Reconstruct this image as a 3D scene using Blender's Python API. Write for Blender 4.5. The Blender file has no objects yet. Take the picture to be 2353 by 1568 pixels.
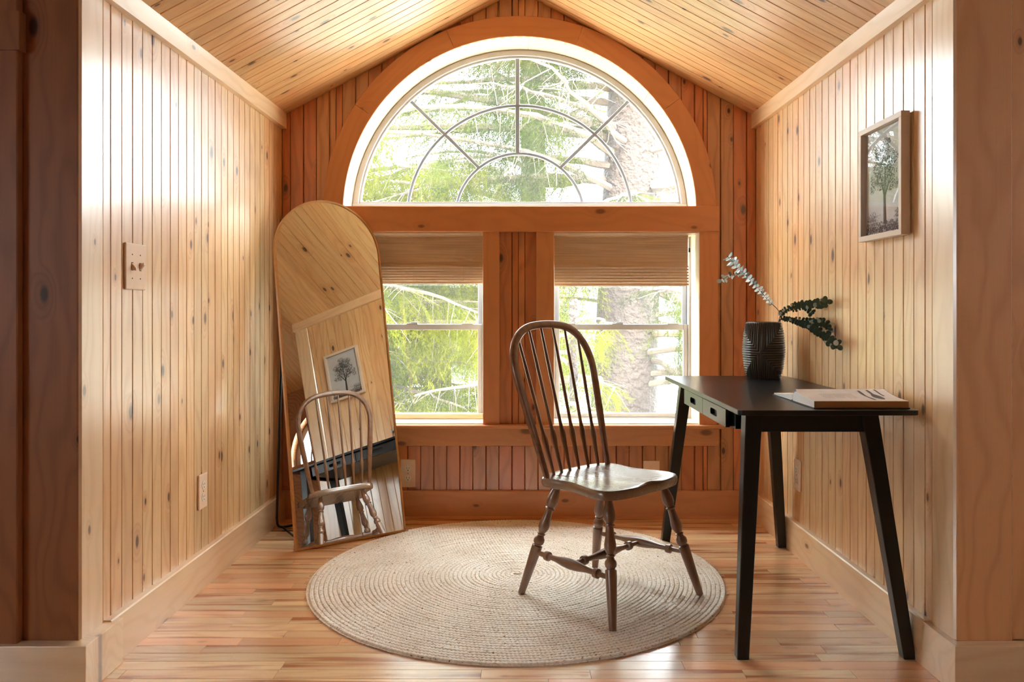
import bpy, bmesh, math, random
import numpy as np
from mathutils import Vector, Matrix, noise
random.seed(7)
S = bpy.context.scene
COL = S.collection
PI = math.pi
F = 1833.0            # focal length in pixels of the 2353 px wide frame
CH = 1.07             # camera height
# ------------------------------------------------------------------ camera
cam = bpy.data.objects.new('camera', bpy.data.cameras.new('camera'))
COL.objects.link(cam)
cam.location = (0, 0, CH)
cam.rotation_euler = (PI/2, 0, 0)
cam.data.sensor_width = 36
cam.data.lens = F/2353*36
cam.data.shift_x = -19.5/2353
cam.data.shift_y = -74/2353
cam.data.clip_start = 0.02
S.camera = cam
# ------------------------------------------------------------------ sky (bright overcast)
W = bpy.data.worlds.new('overcast_sky'); S.world = W; W.use_nodes = True
wn = W.node_tree.nodes; wn.clear()
wo = wn.new('ShaderNodeOutputWorld'); wb = wn.new('ShaderNodeBackground')
# overcast luminance: rises from the horizon to the zenith, L = Lz (1 + 2 sin h) / 3
wb.inputs[0].default_value = (0.85, 0.945, 1.0, 1)
wt = wn.new('ShaderNodeTexCoord'); ws = wn.new('ShaderNodeSeparateXYZ'); wm = wn.new('ShaderNodeMapRange')
wm.inputs[1].default_value = 0.0; wm.inputs[2].default_value = 1.0
wm.inputs[3].default_value = 4.4; wm.inputs[4].default_value = 13.2
W.node_tree.links.new(wt.outputs['Generated'], ws.inputs[0]); W.node_tree.links.new(ws.outputs[2], wm.inputs[0])
W.node_tree.links.new(wm.outputs[0], wb.inputs[1]); W.node_tree.links.new(wb.outputs[0], wo.inputs[0])
sun = bpy.data.objects.new('sun', bpy.data.lights.new('sun', 'SUN')); COL.objects.link(sun)
sun.data.energy = 4.5; sun.data.angle = math.radians(6); sun.data.color = (1.0, 0.95, 0.86)
sun.rotation_euler = (math.radians(48), 0, 0)          # hazy sun behind the house, lighting the trees, never entering the windows
S.view_settings.view_transform = 'Standard'; S.view_settings.look = 'None'
S.view_settings.gamma = 1; S.view_settings.use_curve_mapping = False
S.view_settings.exposure = 2.05
S.cycles.use_denoising = True
S.cycles.max_bounces = 10; S.cycles.diffuse_bounces = 7; S.cycles.glossy_bounces = 5; S.cycles.adaptive_threshold = 0.012
S.cycles.transparent_max_bounces = 16; S.cycles.sample_clamp_indirect = 8
S.cycles.caustics_reflective = False; S.cycles.caustics_refractive = False

# ------------------------------------------------------------------ materials
def nt(name):
    m = bpy.data.materials.new(name); m.use_nodes = True
    n = m.node_tree.nodes; n.clear()
    out = n.new('ShaderNodeOutputMaterial'); b = n.new('ShaderNodeBsdfPrincipled')
    m.node_tree.links.new(b.outputs[0], out.inputs[0])
    return m, m.node_tree, b, out
def srgb(r, g, b):
    f = lambda c: (c/255/12.92) if c/255 <= 0.04045 else ((c/255+0.055)/1.055)**2.4
    return (f(r), f(g), f(b), 1)
def plain(name, col, rough=0.5, metal=0.0, bump=None, spec=0.5):
    m, t, b, o = nt(name)
    b.inputs['Base Color'].default_value = col
    b.inputs['Roughness'].default_value = rough
    b.inputs['Metallic'].default_value = metal
    b.inputs['Specular IOR Level'].default_value = spec
    n = t.nodes; L = t.links
    tc = n.new('ShaderNodeTexCoord'); nz = n.new('ShaderNodeTexNoise')
    nz.inputs['Scale'].default_value = bump[0] if bump else 40
    L.new(tc.outputs['Object'], nz.inputs['Vector'])
    mx = n.new('ShaderNodeMix'); mx.data_type = 'RGBA'; mx.blend_type = 'MULTIPLY'
    mx.inputs[0].default_value = 0.12
    mx.inputs[6].default_value = col; L.new(nz.outputs['Fac'], mx.inputs[7]); L.new(mx.outputs[2], b.inputs['Base Color'])
    if bump:
        bp = n.new('ShaderNodeBump'); bp.inputs['Strength'].default_value = bump[1]; bp.inputs['Distance'].default_value = bump[2]
        L.new(nz.outputs['Fac'], bp.inputs['Height']); L.new(bp.outputs[0], b.inputs['Normal'])
    return m
def wood(name, base, dark, rough=0.3, knots=1.0, vary=0.25, grain=0.5, streak=0.0, red=None, coat=0.0, kscale=1.0, spec=0.5):
    """timber with grain along local X, knots, and a tone of its own for every piece"""
    m, t, b, o = nt(name); n = t.nodes; L = t.links
    def N(k, **kw):
        x = n.new(k)
        for a, v in kw.items(): setattr(x, a, v)
        return x
    def math_(op, a, c=None, d=None):
        x = N('ShaderNodeMath', operation=op)
        for i, v in enumerate((a, c, d)):
            if v is None: continue
            if isinstance(v, (int, float)): x.inputs[i].default_value = v
            else: L.new(v, x.inputs[i])
        return x.outputs[0]
    def mixc(fac, a, c, blend='MIX'):
        x = N('ShaderNodeMix', data_type='RGBA', blend_type=blend)
        for i, v in ((0, fac), (6, a), (7, c)):
            if isinstance(v, (int, float)): x.inputs[i].default_value = v
            elif isinstance(v, tuple): x.inputs[i].default_value = v
            else: L.new(v, x.inputs[i])
        return x.outputs[2]
    tc = N('ShaderNodeTexCoord'); oi = N('ShaderNodeObjectInfo')
    sc = N('ShaderNodeVectorMath', operation='SCALE'); sc.inputs[0].default_value = (37.0, 23.0, 11.0)
    L.new(oi.outputs['Random'], sc.inputs['Scale'])
    ad = N('ShaderNodeVectorMath', operation='ADD'); L.new(tc.outputs['Object'], ad.inputs[0]); L.new(sc.outputs[0], ad.inputs[1])
    P = ad.outputs[0]
    # knots
    mk = N('ShaderNodeMapping'); mk.inputs['Scale'].default_value = (3.2*kscale, 6.5*kscale, 3.0*kscale); L.new(P, mk.inputs[0])
    vo = N('ShaderNodeTexVoronoi'); vo.inputs['Scale'].default_value = 1.0; vo.voronoi_dimensions = '2D'; L.new(mk.outputs[0], vo.inputs['Vector'])
    sp = N('ShaderNodeSeparateColor'); L.new(vo.outputs['Color'], sp.inputs[0])
    gate = math_('GREATER_THAN', sp.outputs[0], 0.45)
    size = math_('MULTIPLY_ADD', sp.outputs[1], 0.075, 0.03)
    d = math_('DIVIDE', vo.outputs['Distance'], size)           # 1 at the rim
    core = N('ShaderNodeMapRange'); core.inputs[1].default_value = 0.55; core.inputs[2].default_value = 1.05
    core.inputs[3].default_value = 1; core.inputs[4].default_value = 0; L.new(d, core.inputs[0])
    halo = N('ShaderNodeMapRange'); halo.inputs[1].default_value = 1.0; halo.inputs[2].default_value = 3.2
    halo.inputs[3].default_value = 1; halo.inputs[4].default_value = 0; halo.interpolation_type = 'SMOOTHSTEP'; L.new(d, halo.inputs[0])
    coreg = math_('MULTIPLY', math_('MULTIPLY', core.outputs[0], gate), knots)
    halog = math_('MULTIPLY', math_('MULTIPLY', halo.outputs[0], gate), knots)
    # grain: stretched noise that flows around the knots
    sx = N('ShaderNodeSeparateXYZ'); L.new(P, sx.inputs[0])
    lo = N('ShaderNodeTexNoise'); lo.inputs['Scale'].default_value = 1.0; lo.inputs['Detail'].default_value = 2
    ml = N('ShaderNodeMapping'); ml.inputs['Scale'].default_value = (1.6, 5, 5); L.new(P, ml.inputs[0]); L.new(ml.outputs[0], lo.inputs[0])
    yy = math_('ADD', math_('MULTIPLY', sx.outputs[1], 26), math_('MULTIPLY_ADD', lo.outputs['Fac'], 9.0, math_('MULTIPLY', halog, 2.6)))
    zz = math_('MULTIPLY', sx.outputs[2], 26)
    rings = math_('SINE', math_('MULTIPLY', math_('ADD', yy, zz), 4.2))
    rings = math_('POWER', math_('MULTIPLY_ADD', rings, 0.5, 0.5), 2.5)
    cb = N('ShaderNodeCombineXYZ'); L.new(math_('MULTIPLY', sx.outputs[0], 3.0), cb.inputs[0]); L.new(math_('MULTIPLY', sx.outputs[1], 190), cb.inputs[1]); L.new(math_('MULTIPLY', sx.outputs[2], 190), cb.inputs[2])
    fine = N('ShaderNodeTexNoise'); fine.inputs['Scale'].default_value = 1.0; fine.inputs['Detail'].default_value = 3; L.new(cb.outputs[0], fine.inputs[0])
    g = math_('MULTIPLY_ADD', rings, 0.6, math_('MULTIPLY', fine.outputs['Fac'], 0.5))
    g = math_('MULTIPLY', g, grain)
    # tone of the piece
    rr = N('ShaderNodeTexWhiteNoise', noise_dimensions='1D'); L.new(oi.outputs['Random'], rr.inputs['W'])
    hv = N('ShaderNodeHueSaturation'); hv.inputs['Color'].default_value = base
    L.new(math_('MULTIPLY_ADD', rr.outputs['Value'], vary*0.08, 0.5-vary*0.045), hv.inputs['Hue'])
    L.new(math_('MULTIPLY_ADD', oi.outputs['Random'], vary, 1-vary*0.55), hv.inputs['Value'])
    L.new(math_('MULTIPLY_ADD', rr.outputs['Value'], -vary*0.5, 1+vary*0.3), hv.inputs['Saturation'])
    c = hv.outputs[0]
    if streak > 0:
        ms = N('ShaderNodeMapping'); ms.inputs['Scale'].default_value = (1.6, 20, 20); L.new(P, ms.inputs[0])
        st = N('ShaderNodeTexNoise'); st.inputs['Scale'].default_value = 1; st.inputs['Detail'].default_value = 2; L.new(ms.outputs[0], st.inputs[0])
        sr = N('ShaderNodeMapRange'); sr.inputs[1].default_value = 0.52; sr.inputs[2].default_value = 0.66; L.new(st.outputs['Fac'], sr.inputs[0])
        thr = math_('GREATER_THAN', rr.outputs['Value'], 0.3)
        c = mixc(math_('MULTIPLY', math_('MULTIPLY', sr.outputs[0], streak), thr), c, red or dark)
    c = mixc(g, c, dark)
    c = mixc(math_('MULTIPLY', halog, 0.28), c, dark)
    c = mixc(math_('MULTIPLY', coreg, 0.9), c, srgb(58, 30, 16))
    L.new(c, b.inputs['Base Color'])
    L.new(math_('MULTIPLY_ADD', fine.outputs['Fac'], 0.1, rough-0.05), b.inputs['Roughness'])
    b.inputs['Specular IOR Level'].default_value = spec
    b.inputs['Coat Weight'].default_value = coat; b.inputs['Coat Roughness'].default_value = 0.25; b.inputs['Coat IOR'].default_value = 2.1
    bp = N('ShaderNodeBump'); bp.inputs['Strength'].default_value = 0.25; bp.inputs['Distance'].default_value = 0.0012
    L.new(g, bp.inputs['Height']); L.new(bp.outputs[0], b.inputs['Normal'])
    return m
M_PINE = wood('knotty_pine_boards', srgb(230, 190, 134), srgb(170, 110, 60), rough=0.42, vary=0.22, grain=0.38, coat=1.0)
M_SHADEPINE = wood('shade_toned_pine', srgb(198, 130, 80), srgb(122, 62, 32), rough=0.42, vary=0.3, grain=0.5, coat=0.6)  # same pine, backlit shade put into the colour; also dims the main room
M_TRIM = wood('pine_trim', srgb(234, 202, 156), srgb(190, 138, 90), rough=0.42, knots=0.8, vary=0.1, grain=0.3, kscale=0.8, coat=1.0)
M_CEIL = wood('pine_ceiling_boards', srgb(228, 184, 128), srgb(166, 104, 56), rough=0.36, vary=0.18, grain=0.35, coat=1.0)
M_ARCH = wood('arch_trim_wood', srgb(204, 142, 98), srgb(164, 100, 62), rough=0.42, knots=0.7, vary=0.1, grain=0.25, kscale=0.7)  # trim pine with the back wall's backlit shade put into its colour
M_FLOOR = wood('maple_floor', srgb(230, 188, 140), srgb(186, 126, 80), rough=0.24, coat=0.7, knots=0.25, vary=0.42, grain=0.3, streak=0.95, red=srgb(160, 88, 48))
M_CHAIR = wood('dark_turned_wood', srgb(126, 86, 58), srgb(66, 42, 26), rough=0.3, knots=0.0, vary=0.1, grain=0.5, coat=0.3)
M_SEAT = wood('worn_seat_wood', srgb(122, 92, 68), srgb(70, 46, 32), rough=0.26, knots=0.0, vary=0.05, grain=0.15, coat=0.5)
M_MIRF = wood('light_mirror_frame', srgb(190, 142, 86), srgb(140, 96, 50), rough=0.35, knots=0, vary=0.05, grain=0.3)
M_PICF = wood('whitewashed_frame', srgb(214, 196, 174), srgb(180, 150, 120), rough=0.4, knots=0, vary=0.05, grain=0.3)
M_WHITE = plain('white_vinyl', srgb(186, 188, 192), 0.35)
M_MUNT = plain('grey_muntin', srgb(150, 160, 170), 0.4)
M_BLACK = plain('black_lacquer', srgb(11, 12, 12), 0.28, bump=(300, 0.06, 0.001))
M_BMETAL = plain('black_metal', srgb(18, 18, 18), 0.4, 0.2)
M_PLATE = plain('almond_plastic', srgb(234, 204, 174), 0.35)
M_SOCK = plain('ivory_socket', srgb(232, 220, 200), 0.35)
M_SLOT = plain('slot_dark', srgb(20, 16, 14), 0.6)
M_PAPER = plain('page_paper', srgb(250, 250, 248), 0.35)
M_PAPER2 = plain('print_paper', srgb(206, 208, 206), 0.8)
M_INK = plain('printed_grey_ink', srgb(112, 108, 106), 0.7)
M_INKT = plain('faint_text_ink', srgb(176, 172, 168), 0.7)
M_TREEINK = plain('etching_ink', srgb(62, 64, 66), 0.8)
M_TREEINK2 = plain('etching_ink_soft', srgb(120, 122, 122), 0.8)
M_GILT = plain('brown_page_edge', srgb(176, 116, 62), 0.5, bump=(900, 0.3, 0.001))
M_COVER = plain('dark_book_cover', srgb(40, 24, 20), 0.6)
M_LEAF = plain('eucalyptus_leaf', srgb(58, 84, 70), 0.5)
M_LEAF2 = plain('eucalyptus_leaf_pale', srgb(190, 204, 202), 0.45)
M_STEM = plain('eucalyptus_stem', srgb(70, 50, 40), 0.6)
M_VASE = plain('charcoal_glazed_vase', srgb(62, 56, 50), 0.3, bump=(120, 0.2, 0.001))
M_LATCH = plain('sash_latch', srgb(180, 182, 182), 0.3, 0.3)
M_BARK = plain('grey_spruce_bark', srgb(70, 60, 54), 0.9, bump=(22, 1.0, 0.05))
M_BRANCH = plain('pale_branch_bark', srgb(108, 96, 84), 0.9, bump=(60, 0.6, 0.01))
M_HILL = plain('hazy_blue_green_hillside', srgb(96, 108, 104), 1.0)
M_GROUND = plain('pale_lawn', srgb(205, 203, 190), 0.95)

def mirror_mat():
    m, t, b, o = nt('mirror_glass')
    b.inputs['Base Color'].default_value = (0.78, 0.76, 0.71, 1); b.inputs['Metallic'].default_value = 1; b.inputs['Roughness'].default_value = 0.0
    return m
M_MIRROR = mirror_mat()
def glass_mat(name, tint=(1, 1, 1, 1), ior=1.5, glare_veil=0.0):
    m, t, b, o = nt(name); n = t.nodes; L = t.links; n.remove(b)
    tr = n.new('ShaderNodeBsdfTransparent'); tr.inputs[0].default_value = tint
    gl = n.new('ShaderNodeBsdfGlossy'); gl.inputs['Roughness'].default_value = 0.0
    fr = n.new('ShaderNodeLayerWeight'); fr.inputs[0].default_value = 0.5
    fp = n.new('ShaderNodeMath'); fp.operation = 'POWER'; fp.inputs[1].default_value = 5.0; L.new(fr.outputs['Facing'], fp.inputs[0])
    fm = n.new('ShaderNodeMath'); fm.operation = 'MULTIPLY_ADD'; fm.inputs[1].default_value = 0.95; fm.inputs[2].default_value = 0.09; L.new(fp.outputs[0], fm.inputs[0])
    mx = n.new('ShaderNodeMixShader'); L.new(fm.outputs[0], mx.inputs[0]); L.new(tr.outputs[0], mx.inputs[1]); L.new(gl.outputs[0], mx.inputs[2]); L.new(mx.outputs[0], o.inputs[0])
    if glare_veil:      # translucent veil put on the pane to stand in for window glare
        tl = n.new('ShaderNodeBsdfTranslucent'); tl.inputs[0].default_value = (0.95, 0.97, 1, 1); m2 = n.new('ShaderNodeMixShader'); m2.inputs[0].default_value = glare_veil
        L.new(mx.outputs[0], m2.inputs[1]); L.new(tl.outputs[0], m2.inputs[2]); L.new(m2.outputs[0], o.inputs[0])
    return m
M_GLASS = glass_mat('window_glass', (0.98, 0.99, 0.99, 1), glare_veil=0.014)
M_PICG = glass_mat('picture_glass', (0.98, 0.98, 0.98, 1))
def leafy(name, c1, c2, scale=3.0, tlu=0.45, stretch=None):
    m, t, b, o = nt(name); n = t.nodes; L = t.links; n.remove(b)
    tc = n.new('ShaderNodeTexCoord'); nz = n.new('ShaderNodeTexNoise'); nz.inputs['Scale'].default_value = scale
    if stretch:
        mp = n.new('ShaderNodeMapping'); mp.inputs['Scale'].default_value = stretch; L.new(tc.outputs['Object'], mp.inputs[0]); L.new(mp.outputs[0], nz.inputs['Vector'])
    else: L.new(tc.outputs['Object'], nz.inputs['Vector'])
    cr = n.new('ShaderNodeValToRGB'); cr.color_ramp.elements[0].color = c1; cr.color_ramp.elements[1].color = c2
    cr.color_ramp.elements[0].position = 0.35; cr.color_ramp.elements[1].position = 0.65
    L.new(nz.outputs['Fac'], cr.inputs[0])
    d = n.new('ShaderNodeBsdfDiffuse'); tl = n.new('ShaderNodeBsdfTranslucent'); mx = n.new('ShaderNodeMixShader'); mx.inputs[0].default_value = tlu
    L.new(cr.outputs[0], d.inputs[0]); L.new(cr.outputs[0], tl.inputs[0]); L.new(d.outputs[0], mx.inputs[1]); L.new(tl.outputs[0], mx.inputs[2]); L.new(mx.outputs[0], o.inputs[0])
    return m
M_NEEDLE = leafy('yellow_green_needles', srgb(76, 86, 22), srgb(124, 124, 44), 2.5)
M_NEEDLE2 = leafy('blue_green_needles', srgb(40, 52, 26), srgb(84, 92, 38), 2.0)
M_BLIND = leafy('woven_reed', srgb(212, 184, 156), srgb(232, 208, 182), 1.0, 0.10, (3, 3, 160))
M_SCREEN = leafy('light_softening_sheet', srgb(225, 215, 205), srgb(235, 228, 220), 40, 0.16)  # translucent sheet added to soften sky light between the folds
def jute():
    m, t, b, o = nt('natural_jute'); n = t.nodes; L = t.links
    tc = n.new('ShaderNodeTexCoord')
    n1 = n.new('ShaderNodeTexNoise'); n1.inputs['Scale'].default_value = 110; n1.inputs['Detail'].default_value = 1
    n2 = n.new('ShaderNodeTexNoise'); n2.inputs['Scale'].default_value = 5; n2.inputs['Detail'].default_value = 3
    n3 = n.new('ShaderNodeTexNoise'); n3.inputs['Scale'].default_value = 420
    for q in (n1, n2, n3): L.new(tc.outputs['Object'], q.inputs['Vector'])
    r1 = n.new('ShaderNodeValToRGB'); r1.color_ramp.elements[0].position = 0.24; r1.color_ramp.elements[0].color = srgb(110, 78, 46)
    r1.color_ramp.elements[1].position = 0.34; r1.color_ramp.elements[1].color = srgb(222, 208, 184)
    e = r1.color_ramp.elements.new(0.62); e.color = srgb(240, 234, 222)
    r2 = n.new('ShaderNodeValToRGB'); r2.color_ramp.elements[0].color = (0.86, 0.82, 0.76, 1); r2.color_ramp.elements[1].color = (1, 1, 1, 1)
    r2.color_ramp.elements[0].position = 0.3; r2.color_ramp.elements[1].position = 0.6
    L.new(n1.outputs['Fac'], r1.inputs[0]); L.new(n2.outputs['Fac'], r2.inputs[0])
    mx = n.new('ShaderNodeMix'); mx.data_type = 'RGBA'; mx.blend_type = 'MULTIPLY'; mx.inputs[0].default_value = 1
    L.new(r1.outputs[0], mx.inputs[6]); L.new(r2.outputs[0], mx.inputs[7]); L.new(mx.outputs[2], b.inputs['Base Color'])
    b.inputs['Roughness'].default_value = 0.85
    b.inputs['Sheen Weight'].default_value = 0.3
    bp = n.new('ShaderNodeBump'); bp.inputs['Strength'].default_value = 0.6; bp.inputs['Distance'].default_value = 0.002
    L.new(n3.outputs['Fac'], bp.inputs['Height']); L.new(bp.outputs[0], b.inputs['Normal'])
    return m
M_JUTE = jute()
M_POSTL = wood('shaded_corner_pine', srgb(156, 94, 52), srgb(104, 54, 26), rough=0.5, knots=1.0, vary=0.05, grain=0.45, kscale=0.8)  # corner pine with the left post's shade put into the colour
M_POSTR = wood('lit_corner_pine', srgb(230, 170, 114), srgb(190, 122, 70), rough=0.5, knots=0.9, vary=0.05, grain=0.4, kscale=0.8)  # same corner pine, coloured as the better lit right post
M_JAMB = wood('pale_pine_jamb', srgb(222, 198, 168), srgb(198, 166, 130), rough=0.4, knots=0.3, vary=0.05, grain=0.2, coat=0.8)
M_DARKW = wood('dark_old_boards', srgb(112, 66, 40), srgb(60, 32, 18), rough=0.5, vary=0.2, grain=0.4)

# ------------------------------------------------------------------ helpers
def tag(o, label=None, cat=None, group=None, kind=None):
    if label: o['label'] = label
    if cat: o['category'] = cat
    if group: o['group'] = group
    if kind: o['kind'] = kind
    return o
def link(name, me, parent=None, M=None):
    o = bpy.data.objects.new(name, me); COL.objects.link(o)
    if parent: o.parent = parent
    if M is not None: o.matrix_basis = M
    return o
def empty(name, loc=(0, 0, 0), rz=0, parent=None):
    o = bpy.data.objects.new(name, None); COL.objects.link(o); o.location = loc; o.rotation_euler = (0, 0, rz)
    o.empty_display_size = 0.1
    if parent: o.parent = parent
    return o
def mk(name, verts, faces, mat, parent=None, M=None, smooth=False, bevel=0):
    me = bpy.data.meshes.new(name); me.from_pydata([tuple(v) for v in verts], [], faces)
    me.validate(); me.update()
    bm = bmesh.new(); bm.from_mesh(me); bmesh.ops.recalc_face_normals(bm, faces=bm.faces)
    if bevel:
        ed = [e for e in bm.edges if len(e.link_faces) == 2 and e.calc_face_angle(0) > 0.5]
        bmesh.ops.bevel(bm, geom=ed, offset=bevel, segments=2, affect='EDGES', profile=0.5)
    bm.to_mesh(me); bm.free()
    if smooth:
        me.polygons.foreach_set('use_smooth', [True]*len(me.polygons))
        try: me.set_sharp_from_angle(angle=math.radians(40))
        except Exception: pass
    if mat: me.materials.append(mat)
    return link(name, me, parent, M)
def frame_matrix(o, xd, zd):
    x = Vector(xd).normalized(); z = Vector(zd); z = (z - x*z.dot(x)).normalized(); y = z.cross(x)
    M = Matrix.Identity(4)
    for i in range(3): M[i][0], M[i][1], M[i][2], M[i][3] = x[i], y[i], z[i], o[i]
    return M
_cache = {}
def plank(name, mat, parent, o, xd, zd, L, prof, cut0=0.0, cut1=0.0, bevel=0):
    """a board: the closed profile (y, z) runs along local X; ends may be cut aslant"""
    key = (round(L, 4), tuple(prof), round(cut0, 4), round(cut1, 4), mat.name, bevel)
    M = frame_matrix(o, xd, zd)
    if key in _cache: return link(name, _cache[key], parent, M)
    n = len(prof); v = []
    for y, z in prof: v.append((cut0*y, y, z))
    for y, z in prof: v.append((L+cut1*y, y, z))
    f = [(i, (i+1) % n, n+(i+1) % n, n+i) for i in range(n)] + [tuple(range(n)), tuple(range(2*n-1, n-1, -1))]
    ob = mk(name, v, f, mat, parent, M, bevel=bevel)
    _cache[key] = ob.data
    return ob
def rect(w, t, c=0.002):       # board profile with its face at z=0 and small eased edges
    return ((0, -t), (0, -c), (c, 0), (w-c, 0), (w, -c), (w, -t))
PW = 0.1335
def tg(a=0.0, b=PW, t=0.018, c=0.0026, d=0.006):
    """beadboard profile: eased edges and a bead groove down the middle of the full board"""
    m = PW/2; p = [(a, -t), (a, -d), (a+c, 0)]
    if a+c+0.004 < m-0.005 and m+0.005 < b-c-0.004:
        p += [(m-0.0048, 0), (m-0.003, -d), (m-0.0012, -0.002), (m+0.0008, -d), (m+0.003, 0)]
    p += [(b-c, 0), (b, -d), (b, -t)]
    return tuple((round(y-a, 5), z) for y, z in p)
def box(name, x0, x1, y0, y1, z0, z1, mat, parent=None, bevel=0, M=None):
    v = [(x, y, z) for x in (x0, x1) for y in (y0, y1) for z in (z0, z1)]
    f = [(0, 1, 3, 2), (4, 6, 7, 5), (0, 4, 5, 1), (2, 3, 7, 6), (0, 2, 6, 4), (1, 5, 7, 3)]
    return mk(name, v, f, mat, parent, M, bevel=bevel)
def boxes(name, L, mat, parent=None, bevel=0, M=None):
    v = []; f = []
    for x0, x1, y0, y1, z0, z1 in L:
        k = len(v); v += [(x, y, z) for x in (x0, x1) for y in (y0, y1) for z in (z0, z1)]
        f += [tuple(k+i for i in q) for q in ((0, 1, 3, 2), (4, 6, 7, 5), (0, 4, 5, 1), (2, 3, 7, 6), (0, 2, 6, 4), (1, 5, 7, 3))]
    return mk(name, v, f, mat, parent, M, bevel=bevel)
def lathe_data(p0, p1, prof, seg=20):
    p0 = Vector(p0); p1 = Vector(p1); ax = (p1-p0); Ln = ax.length; ax.normalize()
    a = ax.orthogonal().normalized(); b = ax.cross(a); v = []; f = []
    for t, r in prof:
        for k in range(seg):
            q = 2*PI*k/seg; v.append(p0+ax*(t*Ln)+(a*math.cos(q)+b*math.sin(q))*r)
    m = len(prof)
    for i in range(m-1):
        for k in range(seg): f.append((i*seg+k, i*seg+(k+1) % seg, (i+1)*seg+(k+1) % seg, (i+1)*seg+k))
    f.append(tuple(range(seg))); f.append(tuple((m-1)*seg+k for k in range(seg)))
    return v, f
def lathe(name, p0, p1, prof, mat, parent=None, seg=20):
    """turned piece, its local X along its own axis so that the grain runs with it"""
    p0 = Vector(p0); p1 = Vector(p1)
    M = frame_matrix(p0, p1-p0, Vector((0.3, 0.2, 1)) if abs((p1-p0).normalized().z) < 0.9 else Vector((1, 0.2, 0)))
    v, f = lathe_data((0, 0, 0), ((p1-p0).length, 0, 0), prof, seg)
    return mk(name, v, f, mat, parent, M, smooth=True)
def smoothprof(p, n=60):
    xs = [a for a, b in p]; out = []
    for i in range(n+1):
        t = i/n; j = max(k for k in range(len(xs)-1) if xs[k] <= t+1e-9) if t < 1 else len(xs)-2
        u = (t-xs[j])/(xs[j+1]-xs[j]); u = u*u*(3-2*u); out.append((t, p[j][1]*(1-u)+p[j+1][1]*u))
    return out
def sweep_data(path, sec, closed=False, normal=None, scale=None):
    """sweep a section (list of 2D pts) on a path; `normal` fixes the second axis"""
    v = []; f = []; n = len(path); m = len(sec); P = [Vector(p) for p in path]; prev = None
    for i in range(n):
        if closed: t = (P[(i+1) % n]-P[i-1]).normalized()
        else: t = (P[min(i+1, n-1)]-P[max(i-1, 0)]).normalized()
        if normal is not None: b = Vector(normal); b = (b-t*b.dot(t)).normalized(); a = b.cross(t)
        else:
            a = (prev - t*prev.dot(t)).normalized() if prev is not None else t.orthogonal().normalized(); b = t.cross(a); prev = a
        s = scale[i] if scale else 1.0
        for x, y in sec: v.append(P[i]+a*(x*s)+b*(y*s))
    for i in range(n if closed else n-1):
        for k in range(m): f.append((i*m+k, i*m+(k+1) % m, ((i+1) % n)*m+(k+1) % m, ((i+1) % n)*m+k))
    if not closed: f.append(tuple(range(m))); f.append(tuple((n-1)*m+k for k in range(m)))
    return v, f
def circ(r, n=10, ry=None): return [(r*math.cos(2*PI*k/n), (ry or r)*math.sin(2*PI*k/n)) for k in range(n)]
def tube(name, path, r, mat, parent=None, n=10, closed=False, scale=None, M=None):
    v, f = sweep_data(path, circ(r, n), closed, None, scale); return mk(name, v, f, mat, parent, M, smooth=True)
def arc_block(name, cx, cz, r0, r1, y0, y1, a0, a1, mat, parent=None, seg=24, bevel=0.0):
    """curved board standing in the XZ plane; local X is its tangent at mid length"""
    am = (a0+a1)/2; o = Vector((cx, 0, cz)); t = Vector((-math.sin(am), 0, math.cos(am)))
    M = frame_matrix(o, t, (0, -1, 0)); Mi = M.inverted(); v = []; f = []
    for i in range(seg+1):
        a = a0+(a1-a0)*i/seg
        for r, y in ((r0+bevel, y0), (r1-bevel, y0), (r1, y0+bevel), (r1, y1), (r0, y1), (r0, y0+bevel)):
            v.append(Mi @ Vector((cx+r*math.cos(a), y, cz+r*math.sin(a))))
    for i in range(seg):
        for k in range(6): f.append((i*6+k, i*6+(k+1) % 6, (i+1)*6+(k+1) % 6, (i+1)*6+k))
    f += [tuple(range(6)), tuple(seg*6+k for k in range(6))]
    ob = mk(name, v, f, mat, parent, M)
    return ob

# ================================================================== THE ROOM
YB = 4.086; YF = 2.25
def xl(y): return -(1.2215+0.0235*(YB-y)/1.866)
def xr(y): return 1.206+0.022*(YB-y)/1.866
RX = -0.011; RH = 2.70; SL = 0.53            # ridge and pitch of the ceiling
def ceil_h(x): return RH-SL*abs(x-RX)
CX = -0.0045; CZ = 1.56; R0 = 0.9006; R1 = 1.005      # arch
AB = 1.594                                             # top of the cross beam
WR = (0.1716, 0.912, 0.477, 1.456); WL = (-0.934, -0.1917, 0.477, 1.456)   # lower window openings

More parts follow.
